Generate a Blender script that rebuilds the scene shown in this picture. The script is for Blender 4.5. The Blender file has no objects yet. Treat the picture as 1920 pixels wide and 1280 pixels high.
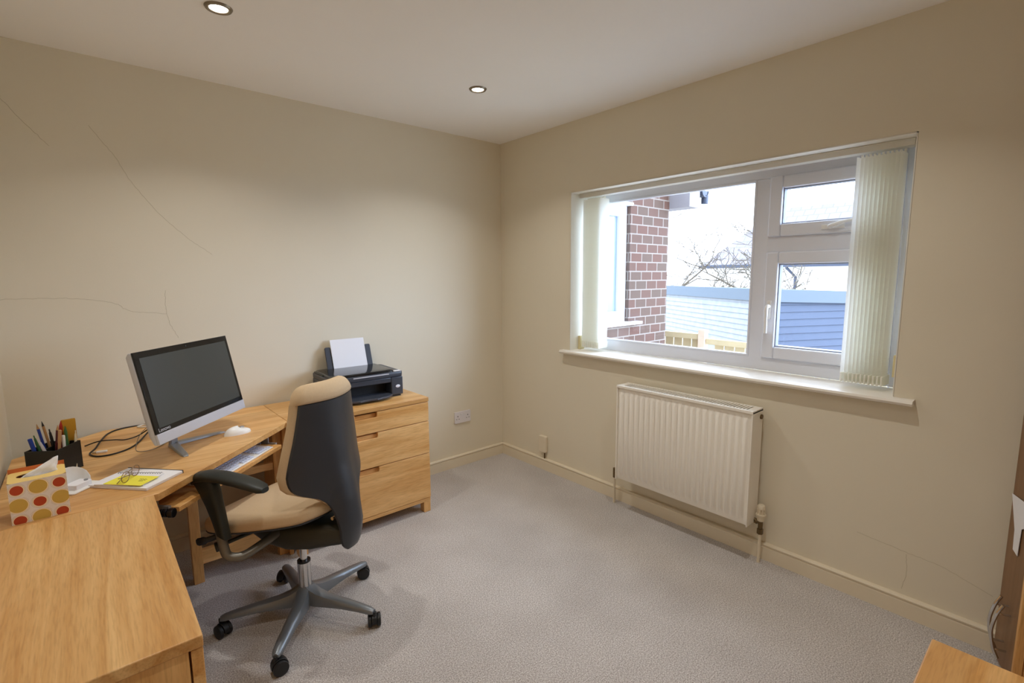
import bpy, bmesh, math, random
from mathutils import Vector, Matrix, Euler
random.seed(7)
PI = math.pi
R = math.radians
scene = bpy.context.scene
COL = scene.collection

# ------------------------------------------------------------------ camera
cam_data = bpy.data.cameras.new('camera')
cam = bpy.data.objects.new('camera', cam_data)
COL.objects.link(cam)
YAW, PITCH, ROLL, FPX = R(49.16999707), R(-7.47259085), R(-0.40391284), 931.0725
fwd = Vector((math.cos(YAW)*math.cos(PITCH), math.sin(YAW)*math.cos(PITCH), math.sin(PITCH)))
rgt = fwd.cross(Vector((0, 0, 1))).normalized()
upv = rgt.cross(fwd)
r2 = rgt*math.cos(ROLL) + upv*math.sin(ROLL)
u2 = -rgt*math.sin(ROLL) + upv*math.cos(ROLL)
m = Matrix((r2, u2, -fwd)).transposed().to_4x4()
m.translation = Vector((-2.48472649, -2.99676189, 1.41721039))
cam.matrix_world = m
cam_data.sensor_fit = 'HORIZONTAL'
cam_data.sensor_width = 36.0
cam_data.lens = 36.0*FPX/1920.0
cam_data.clip_start = 0.02
scene.camera = cam

# ------------------------------------------------------------------ world, light level
world = bpy.data.worlds.new('overcast_sky')
scene.world = world
world.use_nodes = True
wn, wl = world.node_tree.nodes, world.node_tree.links
wn.clear()
w_out = wn.new('ShaderNodeOutputWorld')
w_bg = wn.new('ShaderNodeBackground')
w_tc = wn.new('ShaderNodeTexCoord')
# bright overcast: an even white dome, slightly brighter overhead
w_sep = wn.new('ShaderNodeSeparateXYZ')
w_map = wn.new('ShaderNodeMapRange')
SKY = 6.2
w_map.inputs['To Min'].default_value = SKY*0.9
w_map.inputs['To Max'].default_value = SKY*1.15
wl.new(w_tc.outputs['Generated'], w_sep.inputs[0])
wl.new(w_sep.outputs['Z'], w_map.inputs['Value'])
w_bg.inputs['Color'].default_value = (0.78, 0.93, 1.18, 1)
wl.new(w_map.outputs[0], w_bg.inputs['Strength'])
wl.new(w_bg.outputs[0], w_out.inputs[0])

# low, very hazy sun glow that comes in sideways through the window
sun_d = bpy.data.lights.new('hazy_sun', 'SUN')
sun_d.energy = 4.5
sun_d.color = (0.66, 0.88, 1.26)
sun_d.angle = R(48)
sun = bpy.data.objects.new('hazy_sun', sun_d)
sun_dir = Vector((math.cos(R(-50))*math.cos(R(10)), math.sin(R(-50))*math.cos(R(10)), math.sin(R(10))))
sun.rotation_euler = sun_dir.to_track_quat('Z', 'Y').to_euler()
COL.objects.link(sun)

LAMP_W = 4.4          # each recessed ceiling lamp
LAMP_COL = (1.0, 0.97, 0.92)

def area_light(name, loc, rot, size, power, color, size_y=None, portal=False):
    d = bpy.data.lights.new(name, 'AREA')
    d.energy = power
    d.color = color
    d.size = size
    if size_y:
        d.shape = 'RECTANGLE'
        d.size_y = size_y
    else:
        d.shape = 'DISK'
    o = bpy.data.objects.new(name, d)
    o.location = loc
    o.rotation_euler = rot
    COL.objects.link(o)
    if portal:
        d.cycles.is_portal = True
    return o

# sampling aid for the sky seen through the window opening
area_light('window_daylight_portal', (0.30, -1.6175, 1.437), (0, R(90), 0), 1.04, 1.0, (1, 1, 1), 1.79, portal=True)

scene.view_settings.view_transform = 'Standard'
scene.view_settings.look = 'None'
scene.view_settings.exposure = 0.0
scene.view_settings.gamma = 1.0
scene.view_settings.use_curve_mapping = False
scene.cycles.use_denoising = True
scene.cycles.max_bounces = 20
scene.cycles.diffuse_bounces = 14
scene.cycles.transmission_bounces = 14
scene.cycles.transparent_max_bounces = 16
scene.cycles.sample_clamp_indirect = 6.0

# ------------------------------------------------------------------ materials
def lin(h):
    h = h.lstrip('#')
    out = []
    for i in (0, 2, 4):
        c = int(h[i:i+2], 16)/255.0
        out.append(c/12.92 if c <= 0.04045 else ((c+0.055)/1.055)**2.4)
    return (out[0], out[1], out[2], 1.0)

def base_mat(name):
    mt = bpy.data.materials.new(name)
    mt.use_nodes = True
    nt = mt.node_tree
    return mt, nt, nt.nodes['Principled BSDF']

def plain(name, col, rough=0.5, metal=0.0, var=0.05, vscale=30.0, bump=0.0, bscale=300.0, coat=0.0, spec=0.5):
    """one colour with a slight procedural variation and an optional fine bump"""
    mt, nt, b = base_mat(name)
    c = lin(col) if isinstance(col, str) else col
    tc = nt.nodes.new('ShaderNodeTexCoord')
    nz = nt.nodes.new('ShaderNodeTexNoise')
    nz.inputs['Scale'].default_value = vscale
    nz.inputs['Detail'].default_value = 3
    nt.links.new(tc.outputs['Object'], nz.inputs['Vector'])
    mx = nt.nodes.new('ShaderNodeMix')
    mx.data_type = 'RGBA'
    mx.inputs['A'].default_value = tuple(max(0, v*(1-var)) for v in c[:3]) + (1,)
    mx.inputs['B'].default_value = tuple(v*(1+var) for v in c[:3]) + (1,)
    nt.links.new(nz.outputs['Fac'], mx.inputs['Factor'])
    nt.links.new(mx.outputs['Result'], b.inputs['Base Color'])
    b.inputs['Roughness'].default_value = rough
    b.inputs['Metallic'].default_value = metal
    b.inputs['Specular IOR Level'].default_value = spec
    if coat:
        b.inputs['Coat Weight'].default_value = coat
        b.inputs['Coat Roughness'].default_value = 0.08
    if bump:
        n2 = nt.nodes.new('ShaderNodeTexNoise')
        n2.inputs['Scale'].default_value = bscale
        n2.inputs['Detail'].default_value = 4
        nt.links.new(tc.outputs['Object'], n2.inputs['Vector'])
        bp = nt.nodes.new('ShaderNodeBump')
        bp.inputs['Strength'].default_value = bump
        bp.inputs['Distance'].default_value = 0.002
        nt.links.new(n2.outputs['Fac'], bp.inputs['Height'])
        nt.links.new(bp.outputs[0], b.inputs['Normal'])
    return mt

def oak(name, axis, light='#EFC283', dark='#CE944E', rough=0.38, boards=0.0):
    """straight-grained oak; axis = grain direction in object space"""
    mt, nt, b = base_mat(name)
    tc = nt.nodes.new('ShaderNodeTexCoord')
    mp = nt.nodes.new('ShaderNodeMapping')
    s = [9.0, 9.0, 9.0]
    s['xyz'.index(axis)] = 0.7
    mp.inputs['Scale'].default_value = s
    nt.links.new(tc.outputs['Object'], mp.inputs['Vector'])
    n1 = nt.nodes.new('ShaderNodeTexNoise')
    n1.inputs['Scale'].default_value = 1.25
    n1.inputs['Detail'].default_value = 5
    n1.inputs['Roughness'].default_value = 0.6
    n1.inputs['Distortion'].default_value = 1.6
    nt.links.new(mp.outputs[0], n1.inputs['Vector'])
    n2 = nt.nodes.new('ShaderNodeTexNoise')
    n2.inputs['Scale'].default_value = 26.0
    n2.inputs['Detail'].default_value = 3
    nt.links.new(mp.outputs[0], n2.inputs['Vector'])
    r1 = nt.nodes.new('ShaderNodeValToRGB')
    r1.color_ramp.elements[0].position = 0.30
    r1.color_ramp.elements[0].color = lin(dark)
    r1.color_ramp.elements[1].position = 0.68
    r1.color_ramp.elements[1].color = lin(light)
    nt.links.new(n1.outputs['Fac'], r1.inputs[0])
    r2_ = nt.nodes.new('ShaderNodeValToRGB')
    r2_.color_ramp.elements[0].position = 0.30
    r2_.color_ramp.elements[0].color = (0.80, 0.76, 0.70, 1)
    r2_.color_ramp.elements[1].position = 0.55
    r2_.color_ramp.elements[1].color = (1, 1, 1, 1)
    nt.links.new(n2.outputs['Fac'], r2_.inputs[0])
    mx = nt.nodes.new('ShaderNodeMix')
    mx.data_type = 'RGBA'
    mx.blend_type = 'MULTIPLY'
    mx.inputs['Factor'].default_value = 0.8
    nt.links.new(r1.outputs[0], mx.inputs['A'])
    nt.links.new(r2_.outputs[0], mx.inputs['B'])
    last = mx.outputs['Result']
    if boards:
        # wide veneer leaves, each a little lighter or darker
        sp = nt.nodes.new('ShaderNodeSeparateXYZ')
        nt.links.new(tc.outputs['Object'], sp.inputs[0])
        cross = {'x': 'Y', 'y': 'X', 'z': 'X'}[axis]
        dv = nt.nodes.new('ShaderNodeMath'); dv.operation = 'DIVIDE'
        dv.inputs[1].default_value = boards
        nt.links.new(sp.outputs[cross], dv.inputs[0])
        fl = nt.nodes.new('ShaderNodeMath'); fl.operation = 'FLOOR'
        nt.links.new(dv.outputs[0], fl.inputs[0])
        wn_ = nt.nodes.new('ShaderNodeTexWhiteNoise'); wn_.noise_dimensions = '1D'
        nt.links.new(fl.outputs[0], wn_.inputs['W'])
        mr = nt.nodes.new('ShaderNodeMapRange')
        mr.inputs['To Min'].default_value = 0.86
        mr.inputs['To Max'].default_value = 1.08
        nt.links.new(wn_.outputs['Value'], mr.inputs['Value'])
        m2 = nt.nodes.new('ShaderNodeMix'); m2.data_type = 'RGBA'; m2.blend_type = 'MULTIPLY'
        m2.inputs['Factor'].default_value = 1.0
        nt.links.new(last, m2.inputs['A'])
        nt.links.new(mr.outputs[0], m2.inputs['B'])
        last = m2.outputs['Result']
    nt.links.new(last, b.inputs['Base Color'])
    b.inputs['Roughness'].default_value = rough
    bp = nt.nodes.new('ShaderNodeBump')
    bp.inputs['Strength'].default_value = 0.08
    bp.inputs['Distance'].default_value = 0.001
    nt.links.new(n2.outputs['Fac'], bp.inputs['Height'])
    nt.links.new(bp.outputs[0], b.inputs['Normal'])
    return mt

def carpet_mat():
    mt, nt, b = base_mat('carpet')
    tc = nt.nodes.new('ShaderNodeTexCoord')
    n1 = nt.nodes.new('ShaderNodeTexNoise'); n1.inputs['Scale'].default_value = 210; n1.inputs['Detail'].default_value = 4
    n2 = nt.nodes.new('ShaderNodeTexNoise'); n2.inputs['Scale'].default_value = 2.2; n2.inputs['Detail'].default_value = 5
    n3 = nt.nodes.new('ShaderNodeTexVoronoi'); n3.inputs['Scale'].default_value = 420
    for n in (n1, n2, n3):
        nt.links.new(tc.outputs['Object'], n.inputs['Vector'])
    r1 = nt.nodes.new('ShaderNodeValToRGB')
    r1.color_ramp.elements[0].position = 0.36; r1.color_ramp.elements[0].color = lin('#A09892')
    r1.color_ramp.elements[1].position = 0.64; r1.color_ramp.elements[1].color = lin('#E2DDDA')
    nt.links.new(n1.outputs['Fac'], r1.inputs[0])
    r2_ = nt.nodes.new('ShaderNodeValToRGB')
    r2_.color_ramp.elements[0].position = 0.32; r2_.color_ramp.elements[0].color = (0.86, 0.85, 0.84, 1)
    r2_.color_ramp.elements[1].position = 0.66; r2_.color_ramp.elements[1].color = (1.05, 1.05, 1.05, 1)
    nt.links.new(n2.outputs['Fac'], r2_.inputs[0])
    mx = nt.nodes.new('ShaderNodeMix'); mx.data_type = 'RGBA'; mx.blend_type = 'MULTIPLY'
    mx.inputs['Factor'].default_value = 1.0
    nt.links.new(r1.outputs[0], mx.inputs['A']); nt.links.new(r2_.outputs[0], mx.inputs['B'])
    nt.links.new(mx.outputs['Result'], b.inputs['Base Color'])
    b.inputs['Roughness'].default_value = 1.0
    b.inputs['Specular IOR Level'].default_value = 0.05
    b.inputs['Sheen Weight'].default_value = 0.25
    ad = nt.nodes.new('ShaderNodeMath'); ad.operation = 'ADD'
    nt.links.new(n1.outputs['Fac'], ad.inputs[0]); nt.links.new(n3.outputs['Distance'], ad.inputs[1])
    bp = nt.nodes.new('ShaderNodeBump'); bp.inputs['Strength'].default_value = 0.6; bp.inputs['Distance'].default_value = 0.004
    nt.links.new(ad.outputs[0], bp.inputs['Height']); nt.links.new(bp.outputs[0], b.inputs['Normal'])
    return mt

def glass_mat(name, tint=(1, 1, 1, 1)):
    mt = bpy.data.materials.new(name)
    mt.use_nodes = True
    nt = mt.node_tree
    nt.nodes.clear()
    out = nt.nodes.new('ShaderNodeOutputMaterial')
    tr = nt.nodes.new('ShaderNodeBsdfTransparent'); tr.inputs[0].default_value = tint
    gl = nt.nodes.new('ShaderNodeBsdfGlossy'); gl.inputs['Roughness'].default_value = 0.02
    lw = nt.nodes.new('ShaderNodeLayerWeight'); lw.inputs['Blend'].default_value = 0.5
    pw = nt.nodes.new('ShaderNodeMath'); pw.operation = 'POWER'; pw.inputs[1].default_value = 4.0
    nt.links.new(lw.outputs['Facing'], pw.inputs[0])
    ml = nt.nodes.new('ShaderNodeMath'); ml.operation = 'MULTIPLY_ADD'; ml.inputs[1].default_value = 0.6; ml.inputs[2].default_value = 0.025
    nt.links.new(pw.outputs[0], ml.inputs[0])
    mx = nt.nodes.new('ShaderNodeMixShader')
    nt.links.new(ml.outputs[0], mx.inputs[0]); nt.links.new(tr.outputs[0], mx.inputs[1]); nt.links.new(gl.outputs[0], mx.inputs[2])
    nt.links.new(mx.outputs[0], out.inputs[0])
    return mt

def slat_mat():
    mt = bpy.data.materials.new('blind_fabric')
    mt.use_nodes = True
    nt = mt.node_tree
    nt.nodes.clear()
    out = nt.nodes.new('ShaderNodeOutputMaterial')
    tc = nt.nodes.new('ShaderNodeTexCoord')
    nz = nt.nodes.new('ShaderNodeTexNoise'); nz.inputs['Scale'].default_value = 90
    nt.links.new(tc.outputs['Object'], nz.inputs['Vector'])
    rp = nt.nodes.new('ShaderNodeValToRGB')
    rp.color_ramp.elements[0].color = lin('#F9F9F4'); rp.color_ramp.elements[1].color = lin('#FEFEFA')
    nt.links.new(nz.outputs['Fac'], rp.inputs[0])
    df = nt.nodes.new('ShaderNodeBsdfDiffuse'); tl = nt.nodes.new('ShaderNodeBsdfTranslucent')
    nt.links.new(rp.outputs[0], df.inputs[0]); nt.links.new(rp.outputs[0], tl.inputs[0])
    mx = nt.nodes.new('ShaderNodeMixShader'); mx.inputs[0].default_value = 0.55
    nt.links.new(df.outputs[0], mx.inputs[1]); nt.links.new(tl.outputs[0], mx.inputs[2])
    nt.links.new(mx.outputs[0], out.inputs[0])
    return mt

def brick_mat():
    mt, nt, b = base_mat('red_brick')
    tc = nt.nodes.new('ShaderNodeTexCoord')
    sp = nt.nodes.new('ShaderNodeSeparateXYZ')
    cb = nt.nodes.new('ShaderNodeCombineXYZ')
    nt.links.new(tc.outputs['Object'], sp.inputs[0])
    ad = nt.nodes.new('ShaderNodeMath'); ad.operation = 'ADD'
    nt.links.new(sp.outputs['X'], ad.inputs[0]); nt.links.new(sp.outputs['Y'], ad.inputs[1])
    nt.links.new(ad.outputs[0], cb.inputs['X']); nt.links.new(sp.outputs['Z'], cb.inputs['Y'])
    br = nt.nodes.new('ShaderNodeTexBrick')
    br.inputs['Scale'].default_value = 1.0
    br.inputs['Brick Width'].default_value = 0.150
    br.inputs['Row Height'].default_value = 0.075
    br.inputs['Mortar Size'].default_value = 0.0055
    br.inputs['Mortar Smooth'].default_value = 0.2
    br.inputs['Bias'].default_value = -0.1
    br.inputs['Color1'].default_value = lin('#5C4036')
    br.inputs['Color2'].default_value = lin('#55463C')
    br.inputs['Mortar'].default_value = lin('#857B73')
    nt.links.new(cb.outputs[0], br.inputs['Vector'])
    nt.links.new(br.outputs['Color'], b.inputs['Base Color'])
    b.inputs['Roughness'].default_value = 0.9
    bp = nt.nodes.new('ShaderNodeBump'); bp.inputs['Strength'].default_value = 0.4; bp.inputs['Distance'].default_value = 0.006
    bp.invert = True
    nt.links.new(br.outputs['Fac'], bp.inputs['Height']); nt.links.new(bp.outputs[0], b.inputs['Normal'])
    return mt

def tile_mat(name, c1, c2, rowh):
    mt, nt, b = base_mat(name)
    tc = nt.nodes.new('ShaderNodeTexCoord')
    br = nt.nodes.new('ShaderNodeTexBrick')
    br.inputs['Scale'].default_value = 1.0
    br.inputs['Brick Width'].default_value = rowh*1.2
    br.inputs['Row Height'].default_value = rowh
    br.inputs['Mortar Size'].default_value = rowh*0.06
    br.inputs['Color1'].default_value = lin(c1); br.inputs['Color2'].default_value = lin(c2)
    br.inputs['Mortar'].default_value = lin('#6E6A6C')
    nt.links.new(tc.outputs['UV'], br.inputs['Vector'])
    nt.links.new(br.outputs['Color'], b.inputs['Base Color'])
    b.inputs['Roughness'].default_value = 0.9
    return mt

def emit_mat(name, col, strength):
    mt, nt, b = base_mat(name)
    b.inputs['Base Color'].default_value = (1, 1, 1, 1)
    b.inputs['Emission Color'].default_value = col
    b.inputs['Emission Strength'].default_value = strength
    return mt

def tissue_box_mat():
    """orange and mustard spots in cream rings on white, tiled over the faces"""
    mt, nt, b = base_mat('spotted_card')
    L = nt.links
    tc = nt.nodes.new('ShaderNodeTexCoord')
    mp = nt.nodes.new('ShaderNodeMapping')
    L.new(tc.outputs['UV'], mp.inputs['Vector'])
    sp = nt.nodes.new('ShaderNodeSeparateXYZ'); L.new(mp.outputs[0], sp.inputs[0])
    def math_(op, a, bb=None):
        n = nt.nodes.new('ShaderNodeMath'); n.operation = op
        for i, v in enumerate((a, bb)):
            if v is None: continue
            if isinstance(v, (int, float)): n.inputs[i].default_value = v
            else: L.new(v, n.inputs[i])
        return n.outputs[0]
    # checker lattice: spots at cell centres, alternating big mustard / small orange
    u, v = sp.outputs['X'], sp.outputs['Y']
    fu, fv = math_('FLOOR', u), math_('FLOOR', v)
    du = math_('SUBTRACT', math_('SUBTRACT', u, fu), 0.5)
    dv = math_('SUBTRACT', math_('SUBTRACT', v, fv), 0.5)
    d = math_('SQRT', math_('ADD', math_('MULTIPLY', du, du), math_('MULTIPLY', dv, dv)))
    par = math_('FLOORED_MODULO', math_('ADD', fu, fv), 2.0)
    big = math_('MULTIPLY', par, 0.13)
    r0 = math_('ADD', 0.31, big)
    def under(th): return math_('LESS_THAN', d, th)
    def mix(f, a, bcol):
        n = nt.nodes.new('ShaderNodeMix'); n.data_type = 'RGBA'
        L.new(f, n.inputs['Factor'])
        for key, val in (('A', a), ('B', bcol)):
            if isinstance(val, tuple): n.inputs[key].default_value = val
            else: L.new(val, n.inputs[key])
        return n.outputs['Result']
    cream, line, white = lin('#F4E2C2'), lin('#B79B6C'), lin('#E6E0DC')
    spot = mix(par, lin('#B2401E'), lin('#CBAA52'))
    c = mix(under(math_('ADD', r0, 0.125)), white, line)
    c = mix(under(math_('ADD', r0, 0.115)), c, white)
    c = mix(under(math_('ADD', r0, 0.065)), c, line)
    c = mix(under(math_('ADD', r0, 0.053)), c, cream)
    c = mix(under(r0), c, spot)
    L.new(c, b.inputs['Base Color'])
    b.inputs['Roughness'].default_value = 0.45
    return mt

M = {}
M['wall'] = plain('wall_paint', '#DFD7C3', 0.9, var=0.025, vscale=3.0, bump=0.10, bscale=160)
M['ceiling'] = plain('ceiling_paint', '#F6F5F3', 0.95, var=0.015, vscale=3.0, bump=0.10, bscale=160)
M['reveal'] = plain('reveal_paint', '#EBE8DF', 0.7, var=0.015)
M['gloss_cream'] = plain('cream_gloss_paint', '#E0D5BE', 0.4, var=0.02)
M['carpet'] = carpet_mat()
M['upvc'] = plain('white_upvc', '#E2E6F0', 0.25, var=0.01)
M['sill'] = plain('sill_paint', '#EBE6DC', 0.3, var=0.015)
M['glass'] = glass_mat('window_glass')
M['gasket'] = plain('grey_gasket', '#8D929E', 0.6)
M['oak_x'] = oak('oak_grain_across', 'x')
M['oak_y'] = oak('oak_grain_deep', 'y')
M['oak_z'] = oak('oak_grain_upright', 'z')
M['oak_top_x'] = oak('oak_top_veneer_across', 'x', boards=0.17)
M['oak_top_y'] = oak('oak_top_veneer_deep', 'y', boards=0.15)
M['oak_dark'] = oak('oak_carcass', 'z', light='#A8753F', dark='#8A5A2C', rough=0.5)
M['walnut'] = oak('brown_veneer', 'z', light='#8F6A4A', dark='#74512F', rough=0.4)
M['white_plastic'] = plain('white_plastic', '#ECECEA', 0.35, var=0.01)
M['socket'] = plain('socket_plastic', '#DDD9DC', 0.35, var=0.01)
M['rad'] = plain('radiator_enamel', '#F3EFE6', 0.35, var=0.01)
M['brass'] = plain('tarnished_brass', '#6E5A3C', 0.4, metal=0.7)
M['nickel'] = plain('satin_nickel', '#8D8272', 0.35, metal=0.9)
M['chrome'] = plain('chrome', '#D8D8D8', 0.12, metal=1.0, var=0.01)
M['alu'] = plain('grey_cast_metal', '#7F8489', 0.38, metal=0.55, var=0.02)
M['tube_grey'] = plain('bronze_grey_tube', '#77736A', 0.4, metal=0.4, var=0.02)
M['black'] = plain('black_plastic', '#1B1C1E', 0.45, var=0.05)
M['black_gloss'] = plain('black_gloss_plastic', '#121316', 0.12, var=0.02)
M['shell'] = plain('black_chair_shell', '#2D3036', 0.34, var=0.04, bump=0.05, bscale=500)
M['mech'] = plain('dark_grey_plastic', '#35362F', 0.5)
M['arm_black'] = plain('arm_soft_black', '#20231F', 0.5)
M['seat'] = plain('beige_wool', '#CDB594', 0.95, var=0.06, vscale=120, bump=0.25, bscale=500, spec=0.1)
M['printer'] = plain('charcoal_plastic', '#3B3F48', 0.35, var=0.02)
M['printer_dark'] = plain('printer_recess', '#101114', 0.5)
M['silver'] = plain('silver_plastic', '#C9CBD4', 0.3, metal=0.2, var=0.01)
M['silver_dull'] = plain('dull_silver', '#9B9DA0', 0.4, metal=0.4, var=0.02)
M['screen'] = plain('dark_glass_screen', '#3F4342', 0.22, var=0.01, spec=0.6)
M['paper'] = plain('white_paper', '#E9E9EE', 0.8, var=0.01)
M['yellow_paper'] = plain('yellow_note', '#EDE54A', 0.8, var=0.02)
M['ink'] = plain('ink', '#2A2A2E', 0.7)
M['leather'] = plain('black_leather', '#16150F', 0.5, var=0.1, bump=0.15, bscale=200)
M['tissue'] = plain('tissue_paper', '#F2F2F4', 0.9, var=0.02)
M['spots'] = tissue_box_mat()
M['card_yellow'] = plain('pale_yellow_card', '#EBCB7A', 0.5, var=0.02)
M['card_orange'] = plain('orange_card', '#C96A35', 0.5, var=0.02)
M['key'] = plain('pale_blue_grey_keys', '#CBD5EE', 0.5, var=0.02)
M['slat'] = slat_mat()
M['rail'] = plain('blind_rail', '#DCD9CF', 0.4, var=0.02)
M['cream_plastic'] = plain('aged_cream_plastic', '#D9CDA0', 0.4, var=0.02)
M['cable'] = plain('black_cable', '#17140F', 0.5)
M['white_cable'] = plain('white_cable', '#DDD8CC', 0.45)
M['gold_wire'] = plain('gold_wire', '#8F7A62', 0.3, metal=0.8)
M['lens'] = glass_mat('spectacle_lens', (0.96, 0.92, 0.92, 1))
M['lamp'] = emit_mat('lamp_glow', (1.0, 0.93, 0.82, 1), 14.0)
M['badge'] = plain('white_badge', '#DDE0EA', 0.4)
M['crack'] = plain('hairline_crack_dark', '#B3A78D', 0.95)
# outside
M['brick'] = brick_mat()
M['fascia_grey'] = plain('weathered_fascia', '#8F8B90', 0.7)
M['render'] = plain('white_render', '#EDEBE4', 0.9)
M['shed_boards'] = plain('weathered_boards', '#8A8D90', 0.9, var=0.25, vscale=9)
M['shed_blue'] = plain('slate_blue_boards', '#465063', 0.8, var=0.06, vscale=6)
M['felt'] = plain('grey_fascia', '#55606A', 0.7, var=0.04)
M['fence'] = plain('pale_fence_timber', '#C4B490', 0.9, var=0.12, vscale=14)
M['post'] = plain('fresh_post_timber', '#D8C4AE', 0.9, var=0.05)
M['roof'] = tile_mat('roof_tiles', '#827D84', '#767178', 0.33)
M['gutter'] = plain('dark_gutter', '#2E3648', 0.5)
M['bark'] = plain('grey_bark', '#5A5144', 0.95, var=0.2, vscale=8)
M['ground'] = plain('paving', '#C2BFB6', 0.95, var=0.15, vscale=3)
M['dark_glass'] = plain('neighbour_pane', '#7E8FAE', 0.15, var=0.02)

# ------------------------------------------------------------------ mesh helpers
class MB:
    def __init__(s):
        s.v = []; s.f = []; s.uv = None
    def add(s, vs, fs, T=None):
        o = len(s.v)
        for p in vs:
            p = Vector(p)
            s.v.append(T @ p if T else p)
        for f in fs:
            s.f.append([i+o for i in f])
        return s
    def box(s, x0, x1, y0, y1, z0, z1, T=None):
        vs = [(x0, y0, z0), (x1, y0, z0), (x1, y1, z0), (x0, y1, z0), (x0, y0, z1), (x1, y0, z1), (x1, y1, z1), (x0, y1, z1)]
        return s.add(vs, [(0, 3, 2, 1), (4, 5, 6, 7), (0, 1, 5, 4), (1, 2, 6, 5), (2, 3, 7, 6), (3, 0, 4, 7)], T)
    def prism(s, poly, z0, z1, T=None):
        n = len(poly)
        a = sum(poly[i][0]*poly[(i+1) % n][1]-poly[(i+1) % n][0]*poly[i][1] for i in range(n))
        if a < 0: poly = poly[::-1]
        vs = [(x, y, z0) for x, y in poly] + [(x, y, z1) for x, y in poly]
        fs = [tuple(range(n-1, -1, -1)), tuple(range(n, 2*n))]
        fs += [(i, (i+1) % n, n+(i+1) % n, n+i) for i in range(n)]
        return s.add(vs, fs, T)
    def loft(s, rings, closed=True, cap=True, T=None):
        n = len(rings[0]); vs = [p for r in rings for p in r]; fs = []
        for k in range(len(rings)-1):
            for i in range(n if closed else n-1):
                j = (i+1) % n
                fs.append((k*n+i, k*n+j, (k+1)*n+j, (k+1)*n+i))
        if cap and closed:
            fs.append(tuple(range(n-1, -1, -1)))
            fs.append(tuple((len(rings)-1)*n+i for i in range(n)))
        return s.add(vs, fs, T)
    def tube(s, pts, r, n=10, T=None, flat=1.0):
        pts = [Vector(p) for p in pts]
        rs = r if isinstance(r, (list, tuple)) else [r]*len(pts)
        rings = []
        prev = None
        for i, p in enumerate(pts):
            t = (pts[min(i+1, len(pts)-1)] - pts[max(i-1, 0)]).normalized()
            if prev is None:
                a = Vector((0, 0, 1)) if abs(t.z) < 0.9 else Vector((1, 0, 0))
                nrm = (a - t*a.dot(t)).normalized()
            else:
                nrm = (prev - t*prev.dot(t)).normalized()
            prev = nrm
            bn = t.cross(nrm)
            rings.append([p + (nrm*math.cos(2*PI*k/n) + bn*math.sin(2*PI*k/n)*flat)*rs[i] for k in range(n)])
        return s.loft(rings, T=T)
    def lathe(s, prof, n=28, T=None):
        rings = [[(r*math.cos(2*PI*k/n), r*math.sin(2*PI*k/n), z) for k in range(n)] for r, z in prof]
        return s.loft(rings, T=T)
    def cyl(s, p0, p1, r, n=16, T=None):
        return s.tube([p0, p1], r, n, T)
    def build(s, name, mat, parent=None, bevel=0.0, seg=2, angle=35, smooth=True, subsurf=0):
        me = bpy.data.meshes.new(name)
        me.from_pydata([tuple(v) for v in s.v], [], s.f)
        bm = bmesh.new(); bm.from_mesh(me)
        bmesh.ops.recalc_face_normals(bm, faces=bm.faces)
        bm.to_mesh(me); bm.free()
        if smooth:
            me.polygons.foreach_set('use_smooth', [True]*len(me.polygons))
            me.set_sharp_from_angle(angle=R(angle))
        me.materials.append(mat)
        o = bpy.data.objects.new(name, me)
        COL.objects.link(o)
        if parent: o.parent = parent
        if bevel:
            md = o.modifiers.new('bevel', 'BEVEL')
            md.width = bevel; md.segments = seg; md.limit_method = 'ANGLE'; md.angle_limit = R(30)
            md.harden_normals = False
        if subsurf:
            md = o.modifiers.new('subsurf', 'SUBSURF'); md.levels = subsurf; md.render_levels = subsurf
        return o

def smooth_path(pts, n=8):
    """Catmull-Rom through the points"""
    P = [Vector(p) for p in pts]
    P = [P[0]*2-P[1]] + P + [P[-1]*2-P[-2]]
    out = []
    for i in range(1, len(P)-2):
        for k in range(n):
            t = k/n
            a, b, c, d = P[i-1], P[i], P[i+1], P[i+2]
            out.append(0.5*((2*b)+(c-a)*t+(2*a-5*b+4*c-d)*t*t+(-a+3*b-3*c+d)*t**3))
    out.append(P[-2])
    return out

def tag(o, label=None, cat=None, group=None, kind=None):
    if label: o['label'] = label
    if cat: o['category'] = cat
    if group: o['group'] = group
    if kind: o['kind'] = kind
    return o

def thing(name, label, cat, loc=(0, 0, 0), rz=0.0, group=None):
    o = bpy.data.objects.new(name, None)
    o.empty_display_size = 0.1
    o.location = loc; o.rotation_euler = (0, 0, rz)
    COL.objects.link(o)
    return tag(o, label, cat, group)

def struct(name, mb, mat, bevel=0.0, parent=None, **k):
    o = mb.build(name, mat, parent, bevel=bevel, **k)
    o['kind'] = 'structure'
    return o

def dup(o, parent=None):
    c = o.copy(); COL.objects.link(c)
    c.parent = parent
    for ch in list(o.children):
        dup(ch, c)
    return c

def rrect(w, h, r, n=5, cx=0, cy=0):
    out = []
    for (sx, sy, a0) in ((1, 1, 0), (-1, 1, 90), (-1, -1, 180), (1, -1, 270)):
        for k in range(n+1):
            a = R(a0+90*k/n)
            out.append((cx+sx*(w/2-r)+r*math.cos(a), cy+sy*(h/2-r)+r*math.sin(a)))
    return out

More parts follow.
